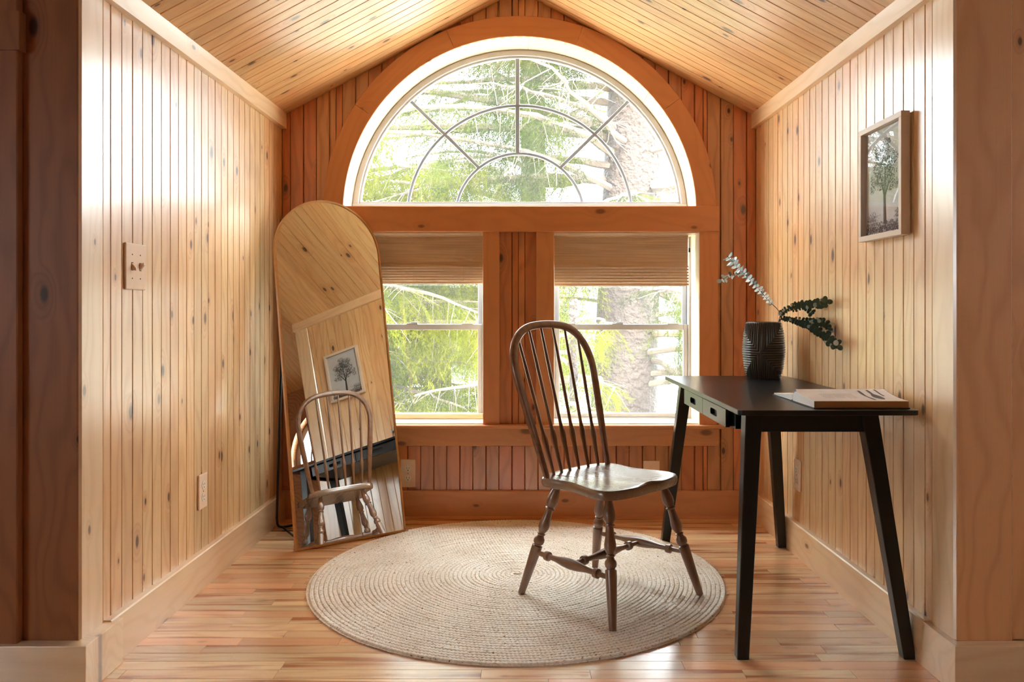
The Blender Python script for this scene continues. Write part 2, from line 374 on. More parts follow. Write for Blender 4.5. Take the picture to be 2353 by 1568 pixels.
# ---- back wall
def wall_back():
    v = []; f = []
    def prism(poly, y0, y1):
        k = len(v); n = len(poly)
        for x, z in poly: v.append((x, y0, z))
        for x, z in poly: v.append((x, y1, z))
        f.extend([(k+i, k+(i+1) % n, k+n+(i+1) % n, k+n+i) for i in range(n)]); f.append(tuple(k+i for i in range(n))); f.append(tuple(k+n+i for i in range(n)))
    y0, y1 = YB+0.018, YB+0.20
    def bx(a, b, c, d): prism([(a, c), (b, c), (b, d), (a, d)], y0, y1)
    bx(-1.5, 1.5, -0.3, WR[2]-0.02); bx(-1.5, WL[0]-0.02, WR[2]-0.02, WR[3]+0.02); bx(WR[1]+0.02, 1.5, WR[2]-0.02, WR[3]+0.02)
    bx(WL[1]+0.02, WR[0]-0.02, WR[2]-0.02, WR[3]+0.02); bx(-1.5, 1.5, WR[3]+0.02, AB-0.01)
    r = R0+0.02; n = 40; a0 = math.asin((AB-0.01-CZ)/r)
    arc = [(CX+r*math.cos(a0+(PI-2*a0)*i/n), CZ+r*math.sin(a0+(PI-2*a0)*i/n)) for i in range(n+1)]
    for i in range(n):       # spandrels as thin wedges up to the roof
        (xa, za), (xb, zb) = arc[i], arc[i+1]
        prism([(xa, za), (xa, ceil_h(xa)+0.15), (xb, ceil_h(xb)+0.15), (xb, zb)], y0, y1)
    bx(arc[0][0], 1.5, AB-0.01, 2.9); bx(-1.5, arc[-1][0], AB-0.01, 2.9)
    return tag(mk('wall_back', v, f, M_PINE), kind='structure')
WB = wall_back()
def arch_z(x, r=0.95):
    d = abs(x-CX)
    return CZ + (math.sqrt(r*r-d*d) if d < r else 0.0)
def back_piece(a, b, z0a, z0b, z1a, z1b, col0):
    # board from x=b (origin) towards x=a; local x up, local y = -X
    w = b-a
    if w < 0.006: return
    off = (col0+PW)-b                                     # distance from the full board's right edge
    pr = tg(off, off+w) if w > 0.02 else ((0, -0.018), (0, 0), (w, 0), (w, -0.018))
    plank('board', M_SHADEPINE, WB, (b, YB, z0b), (0, 0, 1), (0, -1, 0), z1b-z0b, pr, (z0a-z0b)/w, (z1a-z1b)/w)
k = -18
while k < 3:
    c0 = 0.957+k*PW; k += 1
    a, b = max(c0, xl(YB)), min(c0+PW, xr(YB))
    if b-a < 0.004: continue
    cuts = sorted({a, b, *[q for q in (CX-0.94, CX+0.94, -0.107-0.01, 0.080+0.01, RX) if a+0.002 < q < b-0.002]})
    for p, q in zip(cuts[:-1], cuts[1:]):
        m = (p+q)/2; t0, t1 = ceil_h(p), ceil_h(q)
        if abs(m-CX) > 0.94: back_piece(p, q, 0, 0, t0, t1, c0)
        else:
            back_piece(p, q, arch_z(p), arch_z(q), t0, t1, c0)
            if m > -0.117 and m < 0.090: back_piece(p, q, 0.455, 0.455, 1.475, 1.475, c0)
    if b > CX-0.94 and a < CX+0.94:
        p, q = max(a, CX-0.94), min(b, CX+0.94)
        back_piece(p, q, 0, 0, 0.462, 0.462, c0)

# ---- side walls: backing, boards, corner board
def side_wall(left):
    X = xl if left else xr; s = -1 if left else 1
    nm = 'wall_left' if left else 'wall_right'
    v = []; 
    for y in (YF-0.0, YB+0.2):
        for dx in (0.018, 0.16):
            for z in (-0.3, 2.6): v.append((X(min(y, YB))+s*dx, y, z))
    f = [(0, 1, 3, 2), (4, 6, 7, 5), (0, 4, 5, 1), (2, 3, 7, 6), (0, 2, 6, 4), (1, 5, 7, 3)]
    wl = tag(mk(nm, v, f, M_PINE), kind='structure')
    pb = Vector((X(YB), YB, 0)); pf = Vector((X(YF), YF, 0)); d = (pf-pb).normalized(); Ln = (pf-pb).length
    zn = Vector((0, 0, 1)).cross(d); inward = zn if (zn.x > 0) == left else -zn
    end = Ln-0.125; y = 0
    while y < end-0.01:
        w = min(PW, end-y)
        o = pb+d*(y if left else y+w)
        pr = tg(0, w) if left else tg(PW-w, PW)
        plank('board', M_PINE, wl, o, (0, 0, 1), inward, 2.05, pr)
        y += w
    o = pb+d*(end+0.003 if left else Ln)
    # wide corner board, standing a little proud
    plank('corner_board', M_TRIM, wl, o+inward*0.004, (0, 0, 1), inward, 2.05, rect(0.122, 0.022, 0.006))
    return wl, pb, d, inward, Ln
WLo, lb, ld, ln_, lL = side_wall(True)
WRo, rb, rd, rn, rL = side_wall(False)

# ---- ceiling
th = math.atan(SL)
v = []; f = []
for sgn in (-1, 1):
    k = len(v)
    for y in (YF, YB+0.2):
        for off in (0.02, 0.16):
            for xx in (0, 1.5): v.append((RX+sgn*xx, y, RH-SL*xx+off/math.cos(th)))
    f += [tuple(k+i for i in q) for q in ((0, 1, 3, 2), (4, 6, 7, 5), (0, 4, 5, 1), (2, 3, 7, 6), (0, 2, 6, 4), (1, 5, 7, 3))]
CE = tag(mk('ceiling', v, f, M_CEIL), kind='structure')
for sgn in (-1, 1):
    xd = Vector((-sgn*math.cos(th), 0, math.sin(th))); zd = Vector((-sgn*math.sin(th), 0, -math.cos(th)))
    yd = zd.cross(xd); y = YB
    while y > YF+0.005:
        w = min(PW, y-YF)
        oy = y if yd.y < 0 else y-w
        e = 1.30
        o = Vector((RX+sgn*e, oy, RH-SL*e))
        plank('board', M_CEIL, CE, o, xd, zd, e/math.cos(th)-0.001, tg(0, w) if yd.y < 0 else tg(PW-w, PW))
        y -= w

# ---- crown boards along the wall tops
for i, (left, X) in enumerate(((True, xl), (False, xr))):
    s = 1 if left else -1
    a = Vector((X(YB)+s*0.024, YB, 0)); b = Vector((X(YF)+s*0.024, YF, 0)); d = (b-a).normalized()
    h0 = 1.992; t = 0.024
    xin = X(YB)+s*t; xo = X(YB)
    top_in = ceil_h(xin)+0.002-h0; top_out = ceil_h(xo)+0.0-h0
    if left: prof = ((0, 0), (top_in, 0), (top_out, -t), (0, -t)); o = a; xd = d
    else: prof = ((0, 0), (top_in, 0), (top_out, -t), (0, -t)); o = b; xd = -d
    # local y is up when z is inward and x runs towards the camera on the left wall
    zin = Vector((s, 0, 0)); y_ = zin.cross(xd)
    if y_.z < 0: xd = -xd; o = b if o is a else a
    c = plank('trim_%d' % (i+1), M_TRIM, None, (o.x, o.y, h0), xd, zin, (b-a).length, prof, bevel=0)
    tag(c, kind='structure')

# ---- baseboards
def bb(name, o, xd, zd, L, h=0.14, t=0.02, mat=None):
    # profile y is up
    x = Vector(xd); z = Vector(zd); y = z.cross(x)
    if y.z < 0: o = Vector(o)+x*L; xd = -x
    pr = ((0, 0), (0, -t), (h, -t), (h, -0.004), (h-0.004, 0))
    return tag(plank(name, mat or M_TRIM, None, Vector(o)+z*t, xd, zd, L, pr), kind='structure')
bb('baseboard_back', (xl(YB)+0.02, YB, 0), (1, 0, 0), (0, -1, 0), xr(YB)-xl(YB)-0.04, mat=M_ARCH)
bl = bb('baseboard_left', lb, ld, ln_, lL-0.13, t=0.024)
br = bb('baseboard_right', rb, rd, rn, rL-0.13, t=0.024)
# thicker corner blocks that turn round the corners of the opening
for left in (True, False):
    s = -1 if left else 1; X = xl if left else xr
    xin = s*1.202; xo = s*1.62
    pts = [(xin, 2.415), (xin, 2.205), (xo, 2.205), (xo, 2.245), (X(2.25)+0*s, 2.245), (X(2.4), 2.415)]
    v = [(x, y, 0) for x, y in pts]+[(x, y, 0.136) for x, y in pts]; n = 6
    f = [(i, (i+1) % n, n+(i+1) % n, n+i) for i in range(n)]+[tuple(range(n)), tuple(range(n, 2*n))]
    tag(mk('baseboard_front_left' if left else 'baseboard_front_right', v, f, M_TRIM, bevel=0.002), kind='structure')
# shoe strip at the foot of the back baseboard
tag(plank('trim_3', M_ARCH, None, (xl(YB)+0.03, YB-0.032, 0), (1, 0, 0), (0, -1, 0), xr(YB)-xl(YB)-0.06, ((0, 0), (0.008, 0), (0.012, -0.012), (0, -0.012))), kind='structure')

# ---- floor: narrow maple strips
FL = tag(boxes('floor', [(-1.45, 1.45, 1.9, YB+0.2, -0.30, -0.018)], M_FLOOR), kind='structure')
tag(boxes('floor_main', [(-3.7, 3.7, -3.3, 1.9, -0.30, 0.0), (-3.7, -1.45, 1.9, 2.4, -0.30, 0.0), (1.45, 3.7, 1.9, 2.4, -0.30, 0.0)], M_FLOOR), kind='structure')
SW = 0.0574
y = YB; rnd = random.Random(3)
lens = [0.32, 0.45, 0.6, 0.75, 0.95, 1.2]
row = 0
while y > 1.92:
    x = -1.44 - rnd.random()*0.5
    while x < 1.44:
        Ln = rnd.choice(lens); a = max(x, -1.44); b = min(x+Ln, 1.44)
        if b-a > 0.03:
            plank('floor_strip', M_FLOOR, FL, (a+0.0004, y-SW, rnd.uniform(-0.0003, 0)), (1, 0, 0), (0, 0, 1), round(b-a-0.0008, 3), rect(SW-0.0005, 0.018, 0.0009))
        x += Ln
    y -= SW; row += 1

# ---- wall around the opening, facing the camera
def front_wall(left):
    s = -1 if left else 1
    X = xl if left else xr
    nm = 'wall_front_left' if left else 'wall_front_right'
    xi = X(YF)
    v = []; f = []
    def bx(x0, x1, z0, z1, y0=YF+0.02, y1=2.42):
        if x0 > x1: x0, x1 = x1, x0
        k = len(v); v.extend([(x, y, z) for x in (x0, x1) for y in (y0, y1) for z in (z0, z1)])
        f.extend([tuple(k+i for i in q) for q in ((0, 1, 3, 2), (4, 6, 7, 5), (0, 4, 5, 1), (2, 3, 7, 6), (0, 2, 6, 4), (1, 5, 7, 3))])
    bx(xi+s*0.02, s*3.7, -0.3, 3.7)
    # gable part above the opening (one wedge)
    k = len(v)
    poly = [(xi+s*0.02, ceil_h(xi)), (xi+s*0.02, 3.7), (RX, 3.7), (RX, RH+0.02)]
    for yy in (YF+0.005, 2.42):
        for x, z in poly: v.append((x, yy, z))
    f.extend([(k, k+1, k+2, k+3), (k+4, k+5, k+6, k+7)]+[(k+i, k+(i+1) % 4, k+4+(i+1) % 4, k+4+i) for i in range(4)])
    w = tag(mk(nm, v, f, M_PINE), kind='structure')
    # wide flat board beside the corner, then a thicker casing board, then wall boards
    xo = xi+s*0.0
    Lh = 3.4
    def up(x0, x1, yface, mat, name, t=0.02, c=0.003, z0=0.136, Lh=Lh):
        a, b = min(x0, x1), max(x0, x1)
        plank(name, mat, w, (b, yface, z0), (0, 0, 1), (0, -1, 0), Lh, rect(b-a, t, c))
    if left:
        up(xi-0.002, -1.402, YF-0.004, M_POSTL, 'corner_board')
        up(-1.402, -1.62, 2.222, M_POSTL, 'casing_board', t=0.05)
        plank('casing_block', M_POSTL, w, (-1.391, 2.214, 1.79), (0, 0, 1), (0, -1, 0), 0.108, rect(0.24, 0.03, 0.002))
    else:
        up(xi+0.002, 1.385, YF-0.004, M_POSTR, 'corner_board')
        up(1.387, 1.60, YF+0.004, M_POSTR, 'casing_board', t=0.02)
    x = 1.62
    while x < 3.6:
        a, b = sorted((s*x, s*(x+PW)))
        plank('board', M_PINE, w, (b, YF, 0), (0, 0, 1), (0, -1, 0), 3.6, tg()); x += PW
    return w
front_wall(True); front_wall(False)

# ---- the main room behind the camera (seen only in the mirror, and it closes the space)
mr = [(-3.9, -3.7, -3.5, 2.42, -0.3, 3.8), (-3.9, 3.9, -3.5, -3.3, -0.3, 3.8)]
def ring_wall():
    pass
# right wall of the main room with an arched window opening
AX = 3.7; AY = 0.95; AZ = 1.55; AR = 0.6
v = []; f = []
def pr2(poly):
    k = len(v); n = len(poly)
    for xx in (AX, AX+0.2):
        for yy, zz in poly: v.append((xx, yy, zz))
    f.extend([(k+i, k+(i+1) % n, k+n+(i+1) % n, k+n+i) for i in range(n)]); f.append(tuple(k+i for i in range(n))); f.append(tuple(k+n+i for i in range(n)))
pr2([(-3.5, -0.3), (AY-AR, -0.3), (AY-AR, 3.8), (-3.5, 3.8)]); pr2([(AY+AR, -0.3), (2.42, -0.3), (2.42, 3.8), (AY+AR, 3.8)])
pr2([(AY-AR, -0.3), (AY+AR, -0.3), (AY+AR, AZ), (AY-AR, AZ)])
for i in range(24):
    a, b = PI*i/24, PI*(i+1)/24
    pr2([(AY+AR*math.cos(a), AZ+AR*math.sin(a)), (AY+AR*math.cos(a), 3.8), (AY+AR*math.cos(b), 3.8), (AY+AR*math.cos(b), AZ+AR*math.sin(b))])
tag(mk('wall_side_right', v, f, M_SHADEPINE), kind='structure')
# left wall of the main room with an opening added for fill light
v = []; f = []
LX = -3.9
def pr3(y0, y1, z0, z1, x0=-3.9, x1=-3.7):
    k = len(v); v.extend([(x, y, z) for x in (x0, x1) for y in (y0, y1) for z in (z0, z1)])
    f.extend([tuple(k+i for i in q) for q in ((0, 1, 3, 2), (4, 6, 7, 5), (0, 4, 5, 1), (2, 3, 7, 6), (0, 2, 6, 4), (1, 5, 7, 3))])
pr3(-3.5, -1.1, -0.3, 3.8); pr3(0.1, 2.42, -0.3, 3.8); pr3(-1.1, 0.1, -0.3, 1.1); pr3(-1.1, 0.1, 1.9, 3.8)
tag(mk('wall_side_left', v, f, M_PINE), kind='structure')
tag(box('wall_rear', -3.9, 3.9, -3.5, -3.3, -0.3, 3.8, M_PINE), kind='structure')
cm = tag(box('ceiling_main', -3.9, 3.9, -3.5, 2.42, 3.6, 3.8, M_SHADEPINE), kind='structure')
for i in range(14):
    plank('board', M_SHADEPINE, cm, (-3.7, 2.2-i*0.4, 3.6), (1, 0, 0), (0, 0, -1), 7.4, rect(0.396, 0.012, 0.003))
sv = [(1.75, -3.3, 3.6), (1.75, 2.24, 3.6), (3.7, 2.24, 2.42), (3.7, -3.3, 2.42)]
cs = tag(mk('ceiling_side', sv+[(x, y, z+0.05) for x, y, z in sv], [(0, 1, 2, 3), (4, 5, 6, 7), (0, 1, 5, 4), (1, 2, 6, 5), (2, 3, 7, 6), (3, 0, 4, 7)], M_CEIL), kind='structure')
sd = Vector((1.95, 0, -1.18)); snr = Vector((-1.18, 0, -1.95)).normalized()
for i in range(40):
    plank('board', M_CEIL, cs, Vector((1.75, 2.23-PW*i-PW, 3.6))+snr*0.02, sd, snr, 2.27, rect(PW, 0.018, 0.003))
# its arched window
w4 = tag(empty('window_4', (AX, AY, AZ)), kind='structure')
def yarc(name, r0, r1, x0, x1, a0, a1, mat, parent, seg=32):
    v = []; f = []
    for i in range(seg+1):
        a = a0+(a1-a0)*i/seg
        for r, x in ((r0, x0), (r1, x0), (r1, x1), (r0, x1)): v.append((x-AX, r*math.cos(a), r*math.sin(a)))
    for i in range(seg):
        for k in range(4): f.append((i*4+k, i*4+(k+1) % 4, (i+1)*4+(k+1) % 4, (i+1)*4+k))
    f += [(0, 1, 2, 3), tuple(seg*4+k for k in range(4))]
    return mk(name, v, f, mat, parent)
yarc('casing', AR-0.01, AR+0.11, AX-0.02, AX, 0, PI, M_ARCH, w4); yarc('window_frame', AR-0.06, AR, AX+0.1, AX+0.15, 0, PI, M_WHITE, w4)
yarc('muntin', 0.40, 0.42, AX+0.12, AX+0.135, 0, PI, M_MUNT, w4)
box('sill_board', -0.02, 0.16, -AR-0.1, AR+0.1, -0.06, 0.0, M_ARCH, w4)
n = 32; v = [(0.128, 0, 0)]+[(0.128, (AR-0.02)*math.cos(PI*i/n), (AR-0.02)*math.sin(PI*i/n)) for i in range(n+1)]
mk('pane', v, [(0, i+1, i+2) for i in range(n)], M_GLASS, w4)

w5 = tag(empty('window_5', (-3.7, -0.5, 1.1)), kind='structure')  # unseen window added to brighten the right corner post
boxes('casing', [(0, 0.02, -0.7, -0.6, -0.1, 0.9), (0, 0.02, 0.6, 0.7, -0.1, 0.9), (0, 0.02, -0.6, 0.6, 0.8, 0.9), (0, 0.02, -0.6, 0.6, -0.1, 0)], M_ARCH, w5)
boxes('window_frame', [(-0.15, -0.1, -0.6, -0.55, 0, 0.8), (-0.15, -0.1, 0.55, 0.6, 0, 0.8), (-0.15, -0.1, -0.55, 0.55, 0.75, 0.8), (-0.15, -0.1, -0.55, 0.55, 0, 0.05), (-0.15, -0.1, -0.02, 0.02, 0.05, 0.75)], M_WHITE, w5)
mk('pane', [(-0.13, -0.55, 0.05), (-0.13, 0.55, 0.05), (-0.13, 0.55, 0.75), (-0.13, -0.55, 0.75)], [(0, 1, 2, 3)], M_GLASS, w5)

# ================================================================== WINDOWS OF THE BACK WALL
YW = 4.275
w1 = tag(empty('window_1'), kind='structure')
for a0, a1 in ((0.0, 0.62), (0.62, 1.245), (1.245, 1.95), (1.95, 2.56), (2.56, PI)):
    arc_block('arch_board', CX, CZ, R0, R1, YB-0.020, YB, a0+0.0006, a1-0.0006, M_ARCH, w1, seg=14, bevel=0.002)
for a0, a1 in ((0.0, 0.75), (0.75, 1.52), (1.52, 2.2), (2.2, PI)):
    arc_block('jamb', CX, CZ, R0, R0+0.02, YB-0.017, YW+0.06, a0+0.0008, a1-0.0008, M_JAMB, w1, seg=14)
box('jamb', CX-R0-0.02, CX+R0+0.02, YB-0.018, YW+0.06, AB-0.03, AB-0.0005, M_JAMB, w1)
arc_block('window_frame', CX, CZ, 0.868, R0, YW, YW+0.05, 0.0, PI, M_WHITE, w1, seg=64, bevel=0.004)
arc_block('glazing_bead', CX, CZ, 0.858, 0.870, YW+0.012, YW+0.04, 0.0, PI, M_WHITE, w1, seg=64, bevel=0.002)
box('window_frame', CX-R0+0.003, CX+R0-0.003, YW-0.003, YW+0.047, AB+0.0005, 1.634, M_WHITE, w1, bevel=0.003)
box('glazing_bead', CX-0.86, CX+0.86, YW+0.0105, YW+0.04, 1.634, 1.645, M_WHITE, w1, bevel=0.002)
YM = YW+0.03
def munt(points_or, name='muntin'):
    pass
for r in (0.606, 0.348):
    a0 = math.asin((1.64-CZ)/r)
    arc_block('muntin', CX, CZ, r-0.009, r+0.009, YM-0.006, YM+0.006, a0, PI-a0, M_MUNT, w1, seg=48, bevel=0.003)
def bar(r0, a0, r1, a1, w=0.018):
    p = Vector((CX-0.012*(a0 == a1)+r0*math.cos(a0), YM, CZ+r0*math.sin(a0))); q = Vector((CX-0.012*(a0 == a1)+r1*math.cos(a1), YM, CZ+r1*math.sin(a1)))
    d = (q-p); M = frame_matrix(p, d, (0, -1, 0))
    box('muntin', 0, d.length, -w/2, w/2, -0.0055, 0.0055, M_MUNT, w1, bevel=0.002, M=M)
bar(0.355, PI/2, 0.862, PI/2, 0.022); bar(0.352, math.radians(129), 0.862, math.radians(133)); bar(0.352, math.radians(51), 0.862, math.radians(47))
n = 48; v = [(CX, YM-0.013, 1.64)]; g0 = math.asin((1.64-CZ)/0.862)
v += [(CX+0.862*math.cos(g0+(PI-2*g0)*i/n), YM-0.013, CZ+0.862*math.sin(g0+(PI-2*g0)*i/n)) for i in range(n+1)]
mk('pane', v, [(0, i+1, i+2) for i in range(n)], M_GLASS, w1)
# cross beam below the arch
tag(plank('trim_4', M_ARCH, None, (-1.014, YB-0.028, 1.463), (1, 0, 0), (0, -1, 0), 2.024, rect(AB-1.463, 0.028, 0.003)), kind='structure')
# stool and apron under the windows
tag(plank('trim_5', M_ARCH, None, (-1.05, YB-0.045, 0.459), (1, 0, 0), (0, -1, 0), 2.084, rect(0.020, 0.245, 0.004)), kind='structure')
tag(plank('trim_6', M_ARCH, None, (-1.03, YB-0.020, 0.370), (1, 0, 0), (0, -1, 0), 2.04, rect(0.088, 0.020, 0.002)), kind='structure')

def sheet(x0, x1, y, z0, z1, par): return mk('pane', [(x0, y, z0), (x1, y, z0), (x1, y, z1), (x0, y, z1)], [(0, 1, 2, 3)], M_GLASS, par)
def lower_window(idx, W_, casL, casR, left):
    x0, x1, z0, z1 = W_
    w = tag(empty('window_%d' % idx), kind='structure')
    for a, b in (casL, casR):
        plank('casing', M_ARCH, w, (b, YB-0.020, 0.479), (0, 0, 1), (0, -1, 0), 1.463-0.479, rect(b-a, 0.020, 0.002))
    y1 = YW+0.08
    for a, b in ((x0-0.015, x0), (x1, x1+0.015)):
        box('jamb', a, b, YB-0.018, y1, z0, z1, M_JAMB, w)
    box('jamb', x0-0.015, x1+0.015, YB-0.018, y1, z1, z1+0.015, M_JAMB, w)
    box('jamb', x0, x1, YB-0.0, y1, z0+0.0021, z0+0.006, M_JAMB, w)
    if left: box('sill_block', x0, x1, YW-0.03, YW+0.0, z0+0.0061, z0+0.034, M_TRIM, w, bevel=0.003)
    # vinyl frame
    fw = 0.013
    boxes('window_frame', [(x0, x0+fw, YW-0.005, y1, z0+0.002, z1), (x1-fw, x1, YW-0.005, y1, z0+0.002, z1), (x0+fw, x1-fw, YW-0.005, y1, z1-fw, z1), (x0+fw, x1-fw, YW-0.005, y1, z0+0.0061, z0+0.010)], M_WHITE, w, bevel=0.0015)
    a, b = x0+fw+0.001, x1-fw-0.001; m0, m1 = 0.957, 0.987; st = 0.024
    ls = boxes('lower_sash', [(a, a+st, YW+0.006, YW+0.030, z0+0.011, m1), (b-st, b, YW+0.006, YW+0.030, z0+0.011, m1), (a+st, b-st, YW+0.006, YW+0.030, m0, m1), (a+st, b-st, YW+0.006, YW+0.030, z0+0.011, 0.509)], M_WHITE, w, bevel=0.002)
    us = boxes('upper_sash', [(a, a+st, YW+0.036, YW+0.060, m0, z1-fw), (b-st, b, YW+0.036, YW+0.060, m0, z1-fw), (a+st, b-st, YW+0.036, YW+0.060, m0, m1), (a+st, b-st, YW+0.036, YW+0.060, z1-fw-0.03, z1-fw)], M_WHITE, w, bevel=0.002)
    sheet(a+st-0.002, b-st+0.002, YW+0.018, 0.507, m0+0.002, ls)
    sheet(a+st-0.002, b-st+0.002, YW+0.048, m1-0.002, z1-fw-0.028, us)
    xm = (a+b)/2-0.02
    boxes('latch', [(xm-0.03, xm+0.03, YW+0.006, YW+0.026, m1, m1+0.006), (xm-0.008, xm+0.03, YW+0.010, YW+0.020, m1+0.006, m1+0.012), (xm+0.014, xm+0.018, YW+0.010, YW+0.014, m1+0.006, m1+0.026)], M_LATCH, ls, bevel=0.0015)
    boxes('lift_rail', [(a+0.05, a+0.11, YW+0.0, YW+0.028, m1, m1+0.005), (b-0.11, b-0.05, YW+0.0, YW+0.028, m1, m1+0.005)], M_WHITE, ls, bevel=0.001)
    return w
lower_window(2, WL, (WL[0]-0.096, WL[0]), (WL[1], -0.107), True)
lower_window(3, WR, (0.0803, WR[0]), (WR[1], 1.008), False)

# woven blinds, half drawn up
def blind(W_, zb, label, seed, gapx):
    x0, x1, z0, z1 = W_; r = random.Random(seed)
    a, b = x0+0.004, x1-0.036
    if seed == 1: a, b = x0+0.008, x1-0.004
    yb_ = YB+0.09
    t = tag(empty('woven_blind', ((a+b)/2, yb_, z1)), label, 'blind', 'woven blinds in the lower windows')
    hw = (b-a)/2
    box('head_rail', -hw, hw, -0.012, 0.014, -0.012, -0.002, M_BLIND, t, bevel=0.002)
    # flat drop of thin reeds
    L = []; z = -0.014; zz = -(z1-1.297)
    while z > zz:
        h = r.uniform(0.0030, 0.0042); gap = r.choice((0.0, 0.0004, 0.0006))
        if -0.055 < z < -0.028 and r.random() < 0.5:
            gap = 0.0012
        L.append((-hw, hw, -0.001-r.uniform(0, 0.0012), 0.001, z-h, z)); z -= h+gap
    tag(boxes('reed_panel', L, M_BLIND, t), kind='stuff')
    # gathered folds at the bottom
    n = 7; zf = zz; dz = (zz-(zb-z1))/n
    for i in range(n):
        L = []; z = zf-i*dz; k = 5
        for j in range(k):
            u = j/k; h = dz*0.80/k
            L.append((-hw+0.001, hw-0.001, -0.004-0.018*math.sin(PI*u)-0.002*i, -0.0025-0.018*math.sin(PI*u)-0.002*i, z-dz*0.74*u-h, z-dz*0.74*u))
        boxes('fold', L, M_BLIND, t)
    box('light_screen', -hw+0.002, hw-0.002, 0.004, 0.0045, zz, -0.005, M_BLIND, t); box('light_screen', -hw+0.002, hw-0.002, 0.004, 0.0045, zb-z1, zz-0.0005, M_SCREEN, t)  # sheets added behind the reeds and folds to hold back sky light
    for xx in (-hw*0.72, 0, hw*0.72):
        box('lift_tape', xx-0.001, xx+0.001, 0.002, 0.0035, zb-z1, -0.012, M_BLIND, t)
    if seed == 2:
        lathe('pull_cord', (hw+0.008, 0, -0.01), (hw+0.008, 0, -0.09), [(0, 0.0015), (0.7, 0.0015), (0.72, 0.004), (0.98, 0.005), (1, 0.002)], M_BMETAL, t, 8)
    return t
blind(WL, 1.200, 'woven reed blind half drawn up in the left lower window, behind the mirror edge', 1, 0)
blind(WR, 1.188, 'woven reed blind half drawn up in the right lower window above the chair', 2, 0)

# ================================================================== OUTLETS AND SWITCH
def wall_fixture(name, o, xd, zd, w, h, label, cat, kind):
    """local x along the wall, local y up, z out of the wall"""
    M = frame_matrix(o, xd, zd)
    y = Vector(zd).cross(Vector(xd))
    t = empty(name); t.matrix_basis = M; tag(t, label, cat)
    s = 1 if y.z > 0 else -1
    def B(nm, x0, x1, y0, y1, z0, z1, mat, par=t, bev=0): return box(nm, x0, x1, min(s*y0, s*y1), max(s*y0, s*y1), z0, z1, mat, par, bevel=bev)
    B('plate', -w/2, w/2, -h/2, h/2, 0.0005, 0.008, M_PLATE, bev=0.003)
    if kind == 'switch':
        for xx in (-w*0.2, w*0.2):
            B('slot', xx-0.0062, xx+0.0062, -0.013, 0.013, 0.006, 0.0085, M_SLOT)
            up = 1 if xx < 0 else -1
            v = [(xx-0.005, -0.011, 0.0082), (xx+0.005, -0.011, 0.0082), (xx+0.005, 0.011, 0.0082), (xx-0.005, 0.011, 0.0082)]
            v += [(xx-0.004, up*0.010-0.004, 0.022), (xx+0.004, up*0.010-0.004, 0.022), (xx+0.004, up*0.010+0.004, 0.022), (xx-0.004, up*0.010+0.004, 0.022)]
            mk('toggle', [(a, s*b, c) for a, b, c in v], [(0, 1, 2, 3), (4, 5, 6, 7), (0, 1, 5, 4), (1, 2, 6, 5), (2, 3, 7, 6), (3, 0, 4, 7)], M_PLATE, t, bevel=0.001)
            for yy in (-0.038, 0.038):
                if abs(yy) > 0.035 or True:
                    lathe('screw', (xx, yy, 0.0075), (xx, yy, 0.009), [(0, 0.0028), (1, 0.002)], M_SLOT, t, 8)
    else:
        for yy in (-0.02, 0.02):
            yy *= h/0.115
            v, f = lathe_data((0, s*yy, 0.007), (0, s*yy, 0.0105), [(0, 0.0165), (0.8, 0.0165), (1, 0.0155)], 20)
            so = mk('socket', v, f, M_SOCK, t)
            B('slot', -0.0075, -0.0055, yy-0.001, yy+0.008, 0.0100, 0.0108, M_SLOT, so)
            B('slot', 0.0055, 0.0075, yy-0.001, yy+0.007, 0.0100, 0.0108, M_SLOT, so)
            v, f = lathe_data((0, s*(yy-0.008), 0.0100), (0, s*(yy-0.008), 0.0108), [(0, 0.0028), (1, 0.0028)], 10); mk('slot', v, f, M_SLOT, so)
        lathe('screw', (0, 0, 0.0075), (0, 0, 0.009), [(0, 0.0025), (1, 0.002)], M_SLOT, t, 8)
    return t
def wl_pt(y, z): return Vector((xl(y)+0.0, y, z))
def wr_pt(y, z): return Vector((xr(y)-0.0, y, z))
wall_fixture('light_switch', wl_pt(2.56, 1.205), ld, ln_, 0.13, 0.148, 'almond double toggle light switch on the left pine wall', 'light switch', 'switch')
wall_fixture('wall_outlet', wl_pt(3.085, 0.365), ld, ln_, 0.078, 0.135, 'almond power outlet low on the left pine wall', 'outlet', 'o')
wall_fixture('wall_outlet', wr_pt(3.48, 0.345), rd, rn, 0.078, 0.135, 'power outlet on the right pine wall behind the desk', 'outlet', 'o')
wall_fixture('wall_outlet', Vector((-0.575, YB, 0.228)), (1, 0, 0), (0, -1, 0), 0.078, 0.142, 'power outlet on the back wall between the mirror and the chair', 'outlet', 'o')
t = tag(empty('wall_outlet', (0.670, YB, 0.225)), 'blank pale cover plate on the back wall, half hidden behind the chair seat', 'cover plate'); t.name = 'cover_plate'
box('plate', -0.042, 0.042, -0.008, -0.0005, -0.068, 0.068, M_PLATE, t, bevel=0.003)

